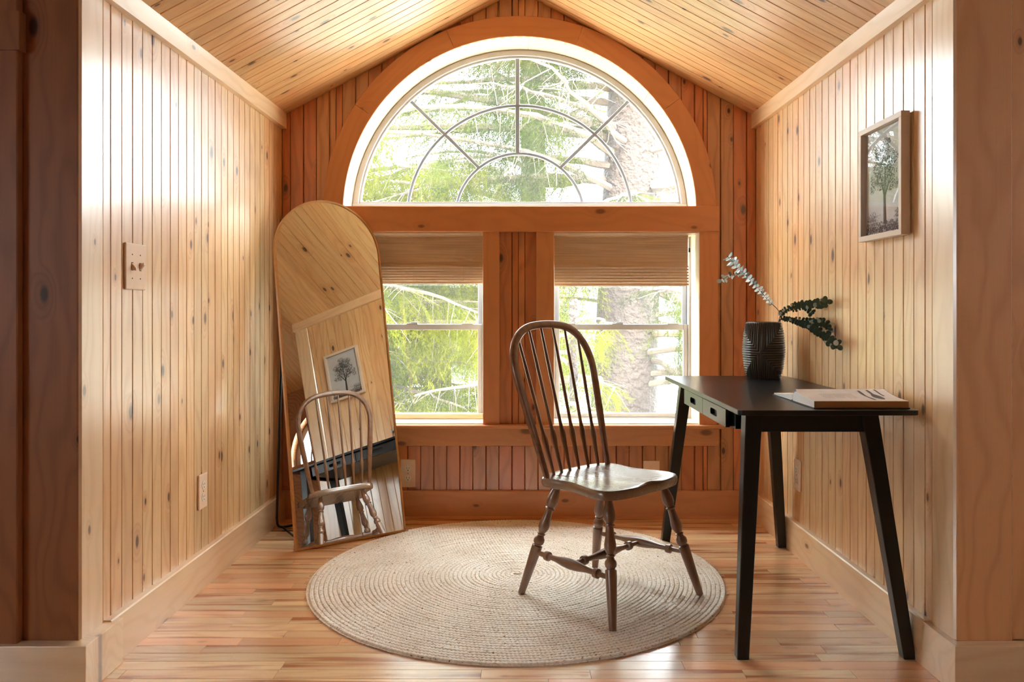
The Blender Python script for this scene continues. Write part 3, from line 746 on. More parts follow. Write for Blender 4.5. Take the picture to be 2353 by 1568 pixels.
# ================================================================== RUG: one coiled jute braid
def rug():
    R = 0.818; pitch = 0.0172; r0 = 0.012; turns = (R-r0-pitch/2)/pitch
    thmax = turns*2*PI; step = 0.0042; ths = [0.0]
    while ths[-1] < thmax: ths.append(ths[-1]+step/(r0+pitch*ths[-1]/(2*PI)))
    t = np.array(ths); rr = r0+pitch*t/(2*PI); s = np.arange(len(t))*step
    rng = np.random.RandomState(5)
    wob = 1+0.002*np.sin(3*t+1)
    lump = 2*PI*s/0.0135
    hh = 0.0065+0.0006*np.sin(s*9)+rng.normal(0, 0.0003, len(t))
    K = 9; V = np.zeros((len(t), K, 3))
    wl = rng.normal(0, 1, len(t)//12+3); wl = np.interp(np.arange(len(t)), np.arange(len(wl))*12, wl)*0.0009
    rc = rr*wob+wl
    for k in range(K):
        u = -1+2*k/(K-1); ang = PI*k/(K-1)
        side = 0.5*(1+np.cos(lump - (PI if u > 0 else 0) + abs(u)*2.2))       # strands cross from side to side
        amp = 0.0036*abs(u)**0.7 - (0.0010 if abs(u) < 0.1 else 0)
        z = hh*math.sin(ang)**0.6 + amp*side*(1 if abs(u) < 0.95 else 0)
        x = rc+u*pitch*0.54 + 0.0004*np.sign(u)*side
        V[:, k, 0] = x*np.cos(t); V[:, k, 1] = x*np.sin(t); V[:, k, 2] = z+ (0.0045 if abs(u) < 0.95 else 0.0)
    n = len(t); V = V.reshape(-1, 3)
    i = np.arange(n-1)[:, None]*K; kk = np.arange(K-1)[None, :]
    q = np.stack([i+kk, i+kk+1, i+K+kk+1, i+K+kk], -1).reshape(-1, 4)
    me = bpy.data.meshes.new('jute_rug'); me.vertices.add(len(V)); me.vertices.foreach_set('co', V.ravel())
    me.loops.add(q.size); me.loops.foreach_set('vertex_index', q.ravel()); me.polygons.add(len(q))
    me.polygons.foreach_set('loop_start', np.arange(len(q))*4); me.polygons.foreach_set('loop_total', np.full(len(q), 4))
    me.polygons.foreach_set('use_smooth', np.ones(len(q), bool)); me.update(); me.validate()
    me.materials.append(M_JUTE)
    root = tag(empty('jute_rug', (-0.017, 3.19, 0)), 'round braided natural jute rug on the maple floor under the chair', 'rug')
    link('coiled_braid', me, root)
    # underside and loose fibres on the rim
    v, f = lathe_data((0, 0, 0.0008), (0, 0, 0.0045), [(0, R-0.01), (1, R-0.006)], 96); mk('backing', v, f, M_JUTE, root)
    v = []; f = []; r = random.Random(2)
    for _ in range(260):
        a = r.uniform(0, 2*PI); q0 = Vector((math.cos(a), math.sin(a), 0))*(R-0.004); q0.z = r.uniform(0.003, 0.01)
        d = (Vector((math.cos(a+r.uniform(-1, 1)), math.sin(a+r.uniform(-1, 1)), r.uniform(-0.1, 0.3)))*r.uniform(0.006, 0.018))
        pts = [q0, q0+d*0.5+Vector((0, 0, 0.002)), q0+d]
        if pts[2].z < 0.001: pts[2].z = 0.001
        vv, ff = sweep_data(pts, circ(0.0004, 3)); kq = len(v); v += vv; f += [tuple(kq+j for j in w) for w in ff]
    tag(mk('loose_fibres', v, f, M_JUTE, root), kind='stuff')
rug()

# ================================================================== WINDSOR CHAIR
def chair():
    root = tag(empty('windsor_chair', (0.32, 2.95, 0.012)), 'dark brown bow-back Windsor chair with turned legs standing on the round jute rug', 'chair')
    Rt = Matrix(((0.7071, 0.7071, 0), (0.7071, -0.7071, 0), (0, 0, 1)))   # (s, f, z) -> world offsets
    def Wd(s, f_, z): return Rt @ Vector((s, f_, z))
    root.location = (0.32, 2.95, 0.0)
    zt = 0.455
    # seat: closed outline, saddle top
    half = [(0.0, -0.192), (0.07, -0.190), (0.13, -0.183), (0.175, -0.168), (0.199, -0.138), (0.200, -0.10), (0.190, -0.055), (0.188, -0.01), (0.200, 0.04), (0.214, 0.085), (0.221, 0.125), (0.212, 0.162), (0.18, 0.186), (0.13, 0.198), (0.07, 0.204), (0.0, 0.202)]
    out = half+[(-s, f_) for s, f_ in half[-2:0:-1]]
    # smooth closed curve
    P = [Vector((s, f_)) for s, f_ in out]; N = len(P); C = []
    for i in range(N):
        for j in range(4):
            u = j/4; p0, p1, p2, p3 = P[i-1], P[i], P[(i+1) % N], P[(i+2) % N]
            C.append(0.5*((2*p1)+(-p0+p2)*u+(2*p0-5*p1+4*p2-p3)*u*u+(-p0+3*p1-3*p2+p3)*u**3))
    n = len(C); v = []; f = []
    rings = [(0.0, 'b'), (0.80, 'b'), (0.93, 'b'), (0.985, 'e1'), (1.0, 'e2'), (0.995, 'e3'), (0.975, 'e4'), (0.94, 't'), (0.85, 't'), (0.7, 't'), (0.5, 't'), (0.3, 't'), (0.12, 't')]
    def top(s, f_):
        r2 = min(1.0, math.hypot(s/0.2, (f_-0.0)/0.19))
        dip = 0.014*max(0, 1-r2**2.2)
        pom = 0.006*math.exp(-(s/0.05)**2)*max(0, f_/0.2)
        if f_ < -0.12: dip *= 0.3
        return zt-dip+pom
    for sc, kd in rings[1:]:
        for c in C:
            s, f_ = c.x*sc, c.y*sc
            z = {'b': zt-0.036, 'e1': zt-0.033, 'e2': zt-0.022, 'e3': zt-0.008, 'e4': zt-0.001}.get(kd) if kd != 't' else top(s, f_)
            if kd == 'b' and sc > 0.9: z = zt-0.037
            v.append((f_, s, z))
    m = len(rings)-1
    for i in range(m-1):
        for k in range(n): f.append((i*n+k, i*n+(k+1) % n, (i+1)*n+(k+1) % n, (i+1)*n+k))
    f.append(tuple(range(n))); f.append(tuple((m-1)*n+k for k in range(n)))
    # local x of the seat mesh = front direction
    M = Matrix.Identity(4); fx = Wd(0, 1, 0); sx = Wd(1, 0, 0)
    for i in range(3): M[i][0] = fx[i]; M[i][1] = sx[i]
    mk('seat', v, f, M_SEAT, root, M, smooth=True)
    # legs
    lp = [(0, 0.011), (0.05, 0.0135), (0.10, 0.019), (0.14, 0.0215), (0.175, 0.0205), (0.200, 0.0145), (0.207, 0.0135), (0.215, 0.0185), (0.225, 0.0185), (0.232, 0.0135), (0.245, 0.0135), (0.30, 0.0155), (0.365, 0.0205), (0.395, 0.0205), (0.425, 0.0155), (0.442, 0.0115), (0.449, 0.0150), (0.456, 0.0150), (0.463, 0.012), (0.478, 0.0135), (0.495, 0.0195), (0.515, 0.0205), (0.535, 0.0190), (0.545, 0.0145), (0.553, 0.0145), (0.560, 0.0195), (0.62, 0.0195), (0.8, 0.0165), (1.0, 0.0125)]
    feet = {'A': (-0.213, -0.2355), 'B': (-0.2475, 0.223), 'C': (0.2446, 0.242), 'D': (0.213, -0.234)}
    tops = {'A': (-0.128, -0.128), 'B': (-0.150, 0.128), 'C': (0.158, 0.135), 'D': (0.128, -0.128)}
    legs = {}
    for k in 'ABCD':
        t0 = Wd(*tops[k], zt-0.034); t1 = Wd(*feet[k], 0.0125)
        legs[k] = (t0, t1); lg = lathe('leg', t0, t1, lp, M_CHAIR, root, 24)
        q = t0.lerp(t1, 0.955)
    sp = [(0, 0.0085), (0.06, 0.0085), (0.12, 0.0095), (0.150, 0.009), (0.156, 0.0165), (0.18, 0.0175), (0.200, 0.0165), (0.207, 0.009), (0.30, 0.0105), (0.40, 0.0165), (0.5, 0.0195), (0.6, 0.0165), (0.70, 0.0105), (0.793, 0.009), (0.80, 0.0165), (0.82, 0.0175), (0.844, 0.0165), (0.85, 0.009), (0.94, 0.0085), (1, 0.0085)]
    mids = []
    for a, b in (('A', 'B'), ('D', 'C')):
        p = legs[a][0].lerp(legs[a][1], 0.62); q = legs[b][0].lerp(legs[b][1], 0.62)
        lathe('stretcher', p, q, sp, M_CHAIR, root, 18); mids.append((p+q)/2)
    lathe('stretcher', mids[0], mids[1], sp, M_CHAIR, root, 18)
    # bow
    al = math.radians(17); f0 = -0.138
    def bp(s, k): return Wd(s, f0-k*math.sin(al), zt-0.004+k*math.cos(al))
    ctrl = [(0.176, -0.012), (0.186, 0.08), (0.198, 0.18), (0.210, 0.28), (0.220, 0.37), (0.221, 0.43), (0.205, 0.492), (0.163, 0.545), (0.10, 0.574), (0.0, 0.583)]
    pts = [(-s, k) for s, k in ctrl]+[(s, k) for s, k in ctrl[-2::-1]]
    Q = [Vector(p) for p in pts]; curve = []
    for i in range(len(Q)-1):
        p0, p1, p2, p3 = Q[max(i-1, 0)], Q[i], Q[i+1], Q[min(i+2, len(Q)-1)]
        for j in range(5):
            u = j/5; curve.append(0.5*((2*p1)+(-p0+p2)*u+(2*p0-5*p1+4*p2-p3)*u*u+(-p0+3*p1-3*p2+p3)*u**3))
    curve.append(Q[-1]); path = [bp(c.x, c.y) for c in curve]
    nrm = Wd(0, math.cos(al), math.sin(al))
    sec = [(0.0155*math.copysign(abs(math.cos(a))**0.7, math.cos(a)), 0.0115*math.copysign(abs(math.sin(a))**0.7, math.sin(a))) for a in [2*PI*i/14 for i in range(14)]]
    L = len(path); scl = [0.72+0.28*min(1, min(i, L-1-i)/12) for i in range(L)]
    v, f = sweep_data(path, sec, False, nrm, scl)
    mk('bow', v, f, M_CHAIR, root, smooth=True)
    # spindles
    spn = [(0, 0.0055), (0.08, 0.0065), (0.18, 0.0085), (0.25, 0.0115), (0.275, 0.0115), (0.32, 0.0070), (0.36, 0.0062), (0.7, 0.0068), (1, 0.0048)]
    def bow_k(s):
        best = min((c for c in curve), key=lambda c: abs(c.x-s)+(0 if c.y > 0.38 else 9)); return best.y
    for i in range(6):
        u = (i-2.5)/2.5
        sb = u*0.128; fb = -0.152+0.012*abs(u)**2-0.004; st = u*0.172
        kt = bow_k(st)-0.004
        p0 = Wd(sb, fb, zt-0.014); p1 = bp(st, kt)
        lathe('spindle', p0, p1, smoothprof(spn, 40), M_CHAIR, root, 12)
    return root
chair()

# ================================================================== DESK
def desk():
    x0, x1, y0, y1 = 0.655, 1.203, 2.395, 3.63; H = 0.765
    ox, oy = 0.93, 3.01
    root = tag(empty('writing_desk', (ox, oy, 0)), 'black writing desk with two small drawers and splayed legs against the right wall', 'desk')
    def L3(x, y, z): return (x-ox, y-oy, z)
    # top with rounded corners
    r = 0.022; pts = []
    for cx, cy, a0 in ((x1-r, y1-r, 0), (x0+r, y1-r, PI/2), (x0+r, y0+r, PI), (x1-r, y0+r, 1.5*PI)):
        for i in range(7): a = a0+PI/2*i/6; pts.append((cx+r*math.cos(a)-ox, cy+r*math.sin(a)-oy))
    n = len(pts); v = [(x, y, H-0.016) for x, y in pts]+[(x, y, H) for x, y in pts]
    f = [(i, (i+1) % n, n+(i+1) % n, n+i) for i in range(n)]+[tuple(range(n)), tuple(range(n, 2*n))]
    mk('desk_top', v, f, M_BLACK, root, bevel=0.002)
    Hu = H-0.016
    box('apron', 0.735-ox, 1.085-ox, 2.462-oy, 2.484-oy, 0.690, Hu, M_BLACK, root, bevel=0.001)
    box('apron', 0.735-ox, 1.10-ox, 3.535-oy, 3.557-oy, 0.690, Hu, M_BLACK, root, bevel=0.001)
    box('apron', 1.075-ox, 1.097-ox, 2.51-oy, 3.53-oy, 0.690, Hu, M_BLACK, root, bevel=0.001)
    box('drawer_case', 0.690-ox, 1.05-ox, 2.56-oy, 3.30-oy, 0.684, Hu, M_BLACK, root, bevel=0.001)
    # legs: slanted, tapered, square with eased edges
    legs = [((0.722, 2.488), (0.678, 2.445)), ((0.735, 3.535), (0.664, 3.662)), ((1.075, 2.480), (1.187, 2.447)), ((1.105, 3.52), (1.171, 3.583))]
    for (tx, ty), (bx_, by) in legs:
        v = []
        for z, w, cx, cy in ((0.0, 0.0185, bx_, by), (0.67, 0.025, tx+(bx_-tx)*0.12, ty+(by-ty)*0.12), (Hu, 0.0265, tx, ty)):
            for sx, sy in ((-1, -1), (1, -1), (1, 1), (-1, 1)): v.append((cx+sx*w-ox, cy+sy*w-oy, z))
        f = [(0, 1, 2, 3), (8, 9, 10, 11)]+[(a+i, a+(i+1) % 4, a+4+(i+1) % 4, a+4+i) for a in (0, 4) for i in range(4)]
        mk('leg', v, f, M_BLACK, root, bevel=0.003)
    # drawers with oval finger cut-outs
    for ya, yb in ((2.598, 2.923), (2.927, 3.255)):
        cy = (ya+yb)/2; xf = 0.668; z0, z1 = 0.684, 0.742; cz = (z0+z1)/2; hw, hh = 0.048, 0.0115
        m = 24; hole = []
        for i in range(m):
            a = 2*PI*i/m; hole.append((cy+(hw-hh)*(1 if math.cos(a) > 0 else -1)+hh*math.cos(a), cz+hh*math.sin(a)))
        outer = []
        for i in range(m):
            a = 2*PI*i/m; c, s = math.cos(a), math.sin(a); k = min((yb-ya)/2/abs(c) if abs(c) > 1e-6 else 9, (z1-z0)/2/abs(s) if abs(s) > 1e-6 else 9)
            outer.append((cy+c*k, cz+s*k))
        # make sure the rectangle keeps its corners
        for (qy, qz) in ((yb, z1), (ya, z1), (ya, z0), (yb, z0)):
            j = min(range(m), key=lambda i: abs(math.atan2(math.sin(2*PI*i/m-math.atan2(qz-cz, qy-cy)), math.cos(2*PI*i/m-math.atan2(qz-cz, qy-cy))))); outer[j] = (qy, qz)
        v = []; f = []
        for xx in (xf, xf+0.014):
            for ring in (outer, hole):
                for yy, zz in ring: v.append((xx-ox, yy-oy, zz))
        for i in range(m):
            j = (i+1) % m
            f += [(i, j, m+j, m+i), (2*m+i, 2*m+j, 3*m+j, 3*m+i), (i, j, 2*m+j, 2*m+i), (m+i, m+j, 3*m+j, 3*m+i)]
        dr = mk('drawer', v, f, M_BLACK, root)
        box('drawer_box', xf+0.0142-ox, xf+0.0215-ox, ya+0.01-oy, yb-0.01-oy, z0+0.003, z1-0.003, M_SLOT, dr)
    return root
desk()
HD = 0.765
# ---- open book
def book():
    xa, xb = 0.893, 1.187; ys = 2.628
    root = tag(empty('open_book', ((xa+xb)/2, ys, HD), rz=0), 'open hardback book lying on the near end of the black desk', 'book')
    ox, oy = (xa+xb)/2, ys
    # page surfaces as height profiles over distance from the spine
    near = [(0.0, 0.008), (0.006, 0.020), (0.016, 0.031), (0.032, 0.036), (0.055, 0.034), (0.085, 0.0295), (0.12, 0.0265), (0.16, 0.0245), (0.194, 0.0235)]
    far = [(0.0, 0.008), (0.008, 0.019), (0.022, 0.024), (0.045, 0.021), (0.08, 0.0155), (0.12, 0.0115), (0.16, 0.0095), (0.19, 0.0085)]
    def block(name, pr, sgn, base, hw):
        v = []; f = []; m = len(pr)
        for xx, sk in ((-hw, 0), (hw, 0.0)):
            for d, z in pr: v.append((xx, sgn*d, z+(0.004*max(0, 1-abs(d-0.03)/0.1) if xx > 0 else 0)))
            for d, z in pr: v.append((xx, sgn*d, base))
        for i in range(m-1):
            f += [(i, i+1, 2*m+i+1, 2*m+i), (m+i, m+i+1, 3*m+i+1, 3*m+i), (i, i+1, m+i+1, m+i), (2*m+i, 2*m+i+1, 3*m+i+1, 3*m+i)]
        f += [(m-1, 2*m-1, 4*m-1, 3*m-1), (0, m, 3*m, 2*m)]
        o = mk(name, v, f, M_PAPER, root, smooth=True); return o
    hw = (xb-xa)/2
    pb_ = block('page_block', near, -1, 0.0035, hw-0.003)
    pf_ = block('page_block', far, 1, 0.0035, hw-0.003)
    # stained fore-edge of the near block
    box('fore_edge', -hw+0.003, hw-0.003, -0.1955, -0.1935, 0.0035, 0.0228, M_GILT, pb_)
    # curled leaves near the gutter, and page layers visible on the tail edge
    for j, (k1, k2) in enumerate(((1.10, 0.0015), (1.2, 0.003), (1.34, 0.0045))):
        v = []; f = []; m = len(near); sub = [(d*(1-0.05*j), z*(1+0.05*(j+1)*math.exp(-((d-0.03)/0.03)**2))+0.0006*(j+1)) for d, z in near[: m-2-j]]
        q = len(sub)
        for xx in (-hw+0.003, hw-0.003):
            for d, z in sub: v.append((xx, -d, z))
        f = [(i, i+1, q+i+1, q+i) for i in range(q-1)]
        mk('leaf', v, f, M_PAPER, root, smooth=True)
    for sgn, prof_, cnt in ((-1, near, 7), (1, far, 4)):
        v = []; f = []
        for j in range(1, cnt):
            u = j/cnt; k = len(v); pts = [(d, 0.0045+(z-0.0045)*u) for d, z in prof_]
            for d, z in pts: v += [(-hw+0.0026, sgn*d, z), (-hw+0.0026, sgn*d, z+0.0005)]
            f += [(k+2*i, k+2*i+1, k+2*i+3, k+2*i+2) for i in range(len(pts)-1)]
        mk('page_edge_lines', v, f, M_INKT, root)
    box('cover', -hw, hw, -0.199, -0.004, 0.0, 0.0032, M_COVER, root, bevel=0.0008)
    box('cover', -hw, hw, 0.004, 0.196, 0.0, 0.0032, M_COVER, root, bevel=0.0008)
    v, f = sweep_data([(-hw, 0, 0.0), (hw, 0, 0.0)], [(0.006*math.cos(PI*i/8), 0.006*math.sin(PI*i/8)) for i in range(9)], normal=(0, 0, 1))
    mk('spine', v, f, M_COVER, root)
    # printed marks, laid on the near page
    def hz(x, d):
        for (a, za), (b, zb) in zip(near[:-1], near[1:]):
            if a <= d <= b: z = za+(zb-za)*(d-a)/(b-a); break
        else: z = near[-1][1]
        ex = 0.004*max(0, 1-abs(d-0.03)/0.1); z += ex*(x+hw)/(2*hw)
        return z+0.0012 + (0.0012 if d < 0.16 else 0)*math.exp(-((d-0.03)/0.03)**2)*1.5
    def strip(name, cl, mat):       # cl: list of (x, d, halfwidth)
        v = []; f = []
        for x, d, w in cl: v += [(x-w, -d, hz(x-w, d)), (x+w, -d, hz(x+w, d))]
        f = [(2*i, 2*i+1, 2*i+3, 2*i+2) for i in range(len(cl)-1)]; return mk(name, v, f, mat, root)
    strip('printed_cutlery', [(0.052+0.0*t, 0.045+0.13*t, 0.0035+0.0012*math.sin(t*9)) for t in [i/12 for i in range(13)]], M_INK)
    strip('printed_cutlery', [(0.082, 0.03+0.135*t, (0.003+0.0015*math.sin(t*6)) if t < 0.4 else 0.0035+0.010*math.sin(PI*min(1, (t-0.4)/0.6))**0.7) for t in [i/16 for i in range(17)]], M_INK)
    strip('printed_cutlery', [(0.108, 0.025+0.085*t, 0.003) for t in [i/10 for i in range(11)]], M_INK)
    r = random.Random(4); v = []; f = []
    for i in range(17):
        x = -0.085+i*0.0062
        d = 0.075
        while d < 0.140-(0.03 if i % 6 == 5 else 0):
            l = r.uniform(0.004, 0.010); k = len(v)
            for dd in (d, d+l): v += [(x-0.0007, -dd, hz(x, dd)), (x+0.0007, -dd, hz(x, dd))]
            f.append((k, k+1, k+3, k+2)); d += l+0.002
    tag(mk('printed_text', v, f, M_INKT, root), kind='stuff')
book()

# ---- vase
VX, VY = 1.071, 3.515
def vase():
    root = tag(empty('ribbed_vase', (VX, VY, HD)), 'charcoal ceramic vase with ridged cross pattern on the far end of the desk', 'vase')
    Hh = 0.247
    def rad(t):
        pts = [(0, 0.070), (0.05, 0.0745), (0.2, 0.084), (0.45, 0.091), (0.6, 0.0905), (0.8, 0.0855), (0.93, 0.079), (0.98, 0.076), (1, 0.073)]
        for (a, ra), (b, rb_) in zip(pts[:-1], pts[1:]):
            if a <= t <= b: u = (t-a)/(b-a); return ra+(rb_-ra)*u
        return pts[-1][1]
    NS, NT = 300, 118; v = []; f = []; pitch = 0.0104
    rs = []
    for j in range(NT+1):
        t = j/NT; rs.append(rad(t))
    for _ in range(3): rs = [rs[0]]+[(rs[i-1]+2*rs[i]+rs[i+1])/4 for i in range(1, NT)]+[rs[-1]]
    for j in range(NT+1):
        t = j/NT; z = t*Hh
        for i in range(NS):
            a = 2*PI*i/NS
            q2 = (a+2.02+PI/2) % PI-PI/2
            dx = abs(q2)*0.087; dz = abs(z-Hh*0.47)
            g = min(dx*1.05, dz); h = math.cos(2*PI*g/pitch)
            amp = 0.0017*min(1, (1-t)/0.03, 1)*min(1, t/0.02+0.2)
            r = rs[j]+amp*(math.copysign(abs(h)**0.6, h))
            v.append((r*math.cos(a), r*math.sin(a), z))
    for j in range(NT):
        for i in range(NS): f.append((j*NS+i, j*NS+(i+1) % NS, (j+1)*NS+(i+1) % NS, (j+1)*NS+i))
    # lip and inside
    base = NT*NS
    for r, z in ((0.070, Hh+0.001), (0.064, Hh-0.004), (0.066, Hh*0.6), (0.06, 0.02)):
        k = len(v); v += [(r*math.cos(2*PI*i/NS), r*math.sin(2*PI*i/NS), z) for i in range(NS)]
        f += [(base+i, base+(i+1) % NS, k+(i+1) % NS, k+i) for i in range(NS)]; base = k
    f.append(tuple(base+i for i in range(NS))); f.append(tuple(range(NS)))
    mk('vase_body', v, f, M_VASE, root, smooth=True)
vase()

# ---- eucalyptus sprigs
def disc_leaf(mat, nm):
    v = [(0, 0, 0)]; n = 14
    for i in range(n):
        a = 2*PI*i/n; rr = 1+0.08*math.cos(a*2); v.append((0.5+0.5*math.cos(a)*rr, 0.5*math.sin(a)*rr, 0.08*math.cos(a)**2+0.05*math.sin(a)))
    v2 = [(x, y, z-0.03) for x, y, z in v]; v += v2; m = n+1
    f = [(0+1, 2, 0)]; f = []
    c = len(v); v += [(0.5, 0, -0.04), (0.5, 0, -0.07)]
    for i in range(n):
        a, b = 1+i, 1+(i+1) % n
        f += [(a, b, c), (m+b, m+a, c+1), (a, b, m+b, m+a)]
    me = bpy.data.meshes.new(nm); me.from_pydata(v, [], f); me.validate(); me.update(); me.materials.append(mat); return me
LEAVES = [disc_leaf(M_LEAF, 'leaf'), disc_leaf(M_LEAF2, 'leaf')]
def sprig(label, path, sizes, pale, seed, spacing=0.0125, start=0.12, side=None):
    r = random.Random(seed)
    Hv = HD
    o = Vector(path[0]); root = tag(empty('eucalyptus_sprig', o), label, 'plant stem', 'eucalyptus stems in the vase')
    P = [Vector(p)-o for p in path]; C = []
    for i in range(len(P)-1):
        p0, p1, p2, p3 = P[max(i-1, 0)], P[i], P[i+1], P[min(i+2, len(P)-1)]
        for j in range(10):
            u = j/10; C.append(0.5*((2*p1)+(-p0+p2)*u+(2*p0-5*p1+4*p2-p3)*u*u+(-p0+3*p1-3*p2+p3)*u**3))
    C.append(P[-1]); n = len(C)
    tube('stem', C, 0.0019, M_STEM, root, 6, scale=[1-0.6*i/n for i in range(n)])
    acc = 0; tot = sum((C[i+1]-C[i]).length for i in range(n-1)); nxt = tot*start; turn = 0
    for i in range(n-1):
        seg = C[i+1]-C[i]; Ls = seg.length
        while nxt <= acc+Ls:
            p = C[i]+seg*((nxt-acc)/Ls); u = nxt/tot; t = seg.normalized(); a = t.orthogonal().normalized(); b = t.cross(a); turn += 1.45
            s = sizes[0]+(sizes[1]-sizes[0])*((u-start)/(1-start)); s *= r.uniform(0.85, 1.15)
            for q in (0, PI):
                an = turn+q+r.uniform(-0.2, 0.2); d = (a*math.cos(an)+b*math.sin(an)+t*r.uniform(0.0, 0.4)).normalized()
                nz = (t*0.9+d*r.uniform(-0.2, 0.5)+Vector((0, 0, r.uniform(-.2, .2)))).normalized()
                M = frame_matrix(p+d*0.0015, d, nz) @ Matrix.Diagonal((s, s, s, 1))
                link('leaf', LEAVES[1 if r.random() < pale else 0], root, M)
            nxt += spacing*(0.8+0.6*s/0.02)
        acc += Ls
    return root
def V3(px, py, y): return ((px-1196)*y/F, y, CH-(py-710)*y/F)
vt = HD+0.247
vm = (VX+0.05, VY-0.02, HD+0.14)
sprig('longest eucalyptus stem with pale leaves leaning left out of the vase', [(VX+0.03, VY, HD+0.12), V3(1793, 738, 3.50), V3(1790, 716, 3.49), V3(1765, 690, 3.46), V3(1735, 655, 3.42), V3(1702, 622, 3.38), V3(1684, 604, 3.36), V3(1671, 588, 3.35)], (0.013, 0.026), 0.8, 1, 0.0075, 0.42)
sprig('short side shoot of eucalyptus hanging off the left leaning stem', [V3(1706, 626, 3.385), V3(1693, 632, 3.37), V3(1675, 634, 3.35), V3(1657, 646, 3.33)], (0.010, 0.018), 0.8, 2, 0.015, 0.1)
sprig('upper eucalyptus stem with dark leaves arching right towards the wall', [(VX+0.035, VY-0.01, HD+0.13), V3(1791, 732, 3.49), V3(1800, 717, 3.43), V3(1828, 702, 3.34), V3(1860, 700, 3.23), V3(1886, 698, 3.13), V3(1900, 693, 3.08)], (0.012, 0.021), 0.15, 3, 0.0095, 0.28)
sprig('middle eucalyptus shoot bending down beside the upper right stem', [V3(1800, 719, 3.45), V3(1825, 712, 3.36), V3(1850, 706, 3.28), V3(1868, 722, 3.20)], (0.009, 0.019), 0.1, 4, 0.012, 0.3)
sprig('lower eucalyptus stem with dark leaves drooping right above the book', [(VX+0.045, VY-0.02, HD+0.14), V3(1790, 738, 3.47), V3(1810, 734, 3.40), V3(1840, 744, 3.30), V3(1868, 754, 3.20), V3(1895, 774, 3.09), V3(1915, 788, 3.01), V3(1928, 796, 2.96)], (0.011, 0.022), 0.12, 5, 0.0098, 0.22)
sprig('second lower eucalyptus stem curling right over the drooping one', [(VX+0.04, VY-0.01, HD+0.15), V3(1792, 736, 3.48), V3(1822, 735, 3.38), V3(1862, 738, 3.25), V3(1892, 742, 3.13), V3(1907, 752, 3.08), V3(1903, 764, 3.06)], (0.010, 0.021), 0.2, 6, 0.0105, 0.3)

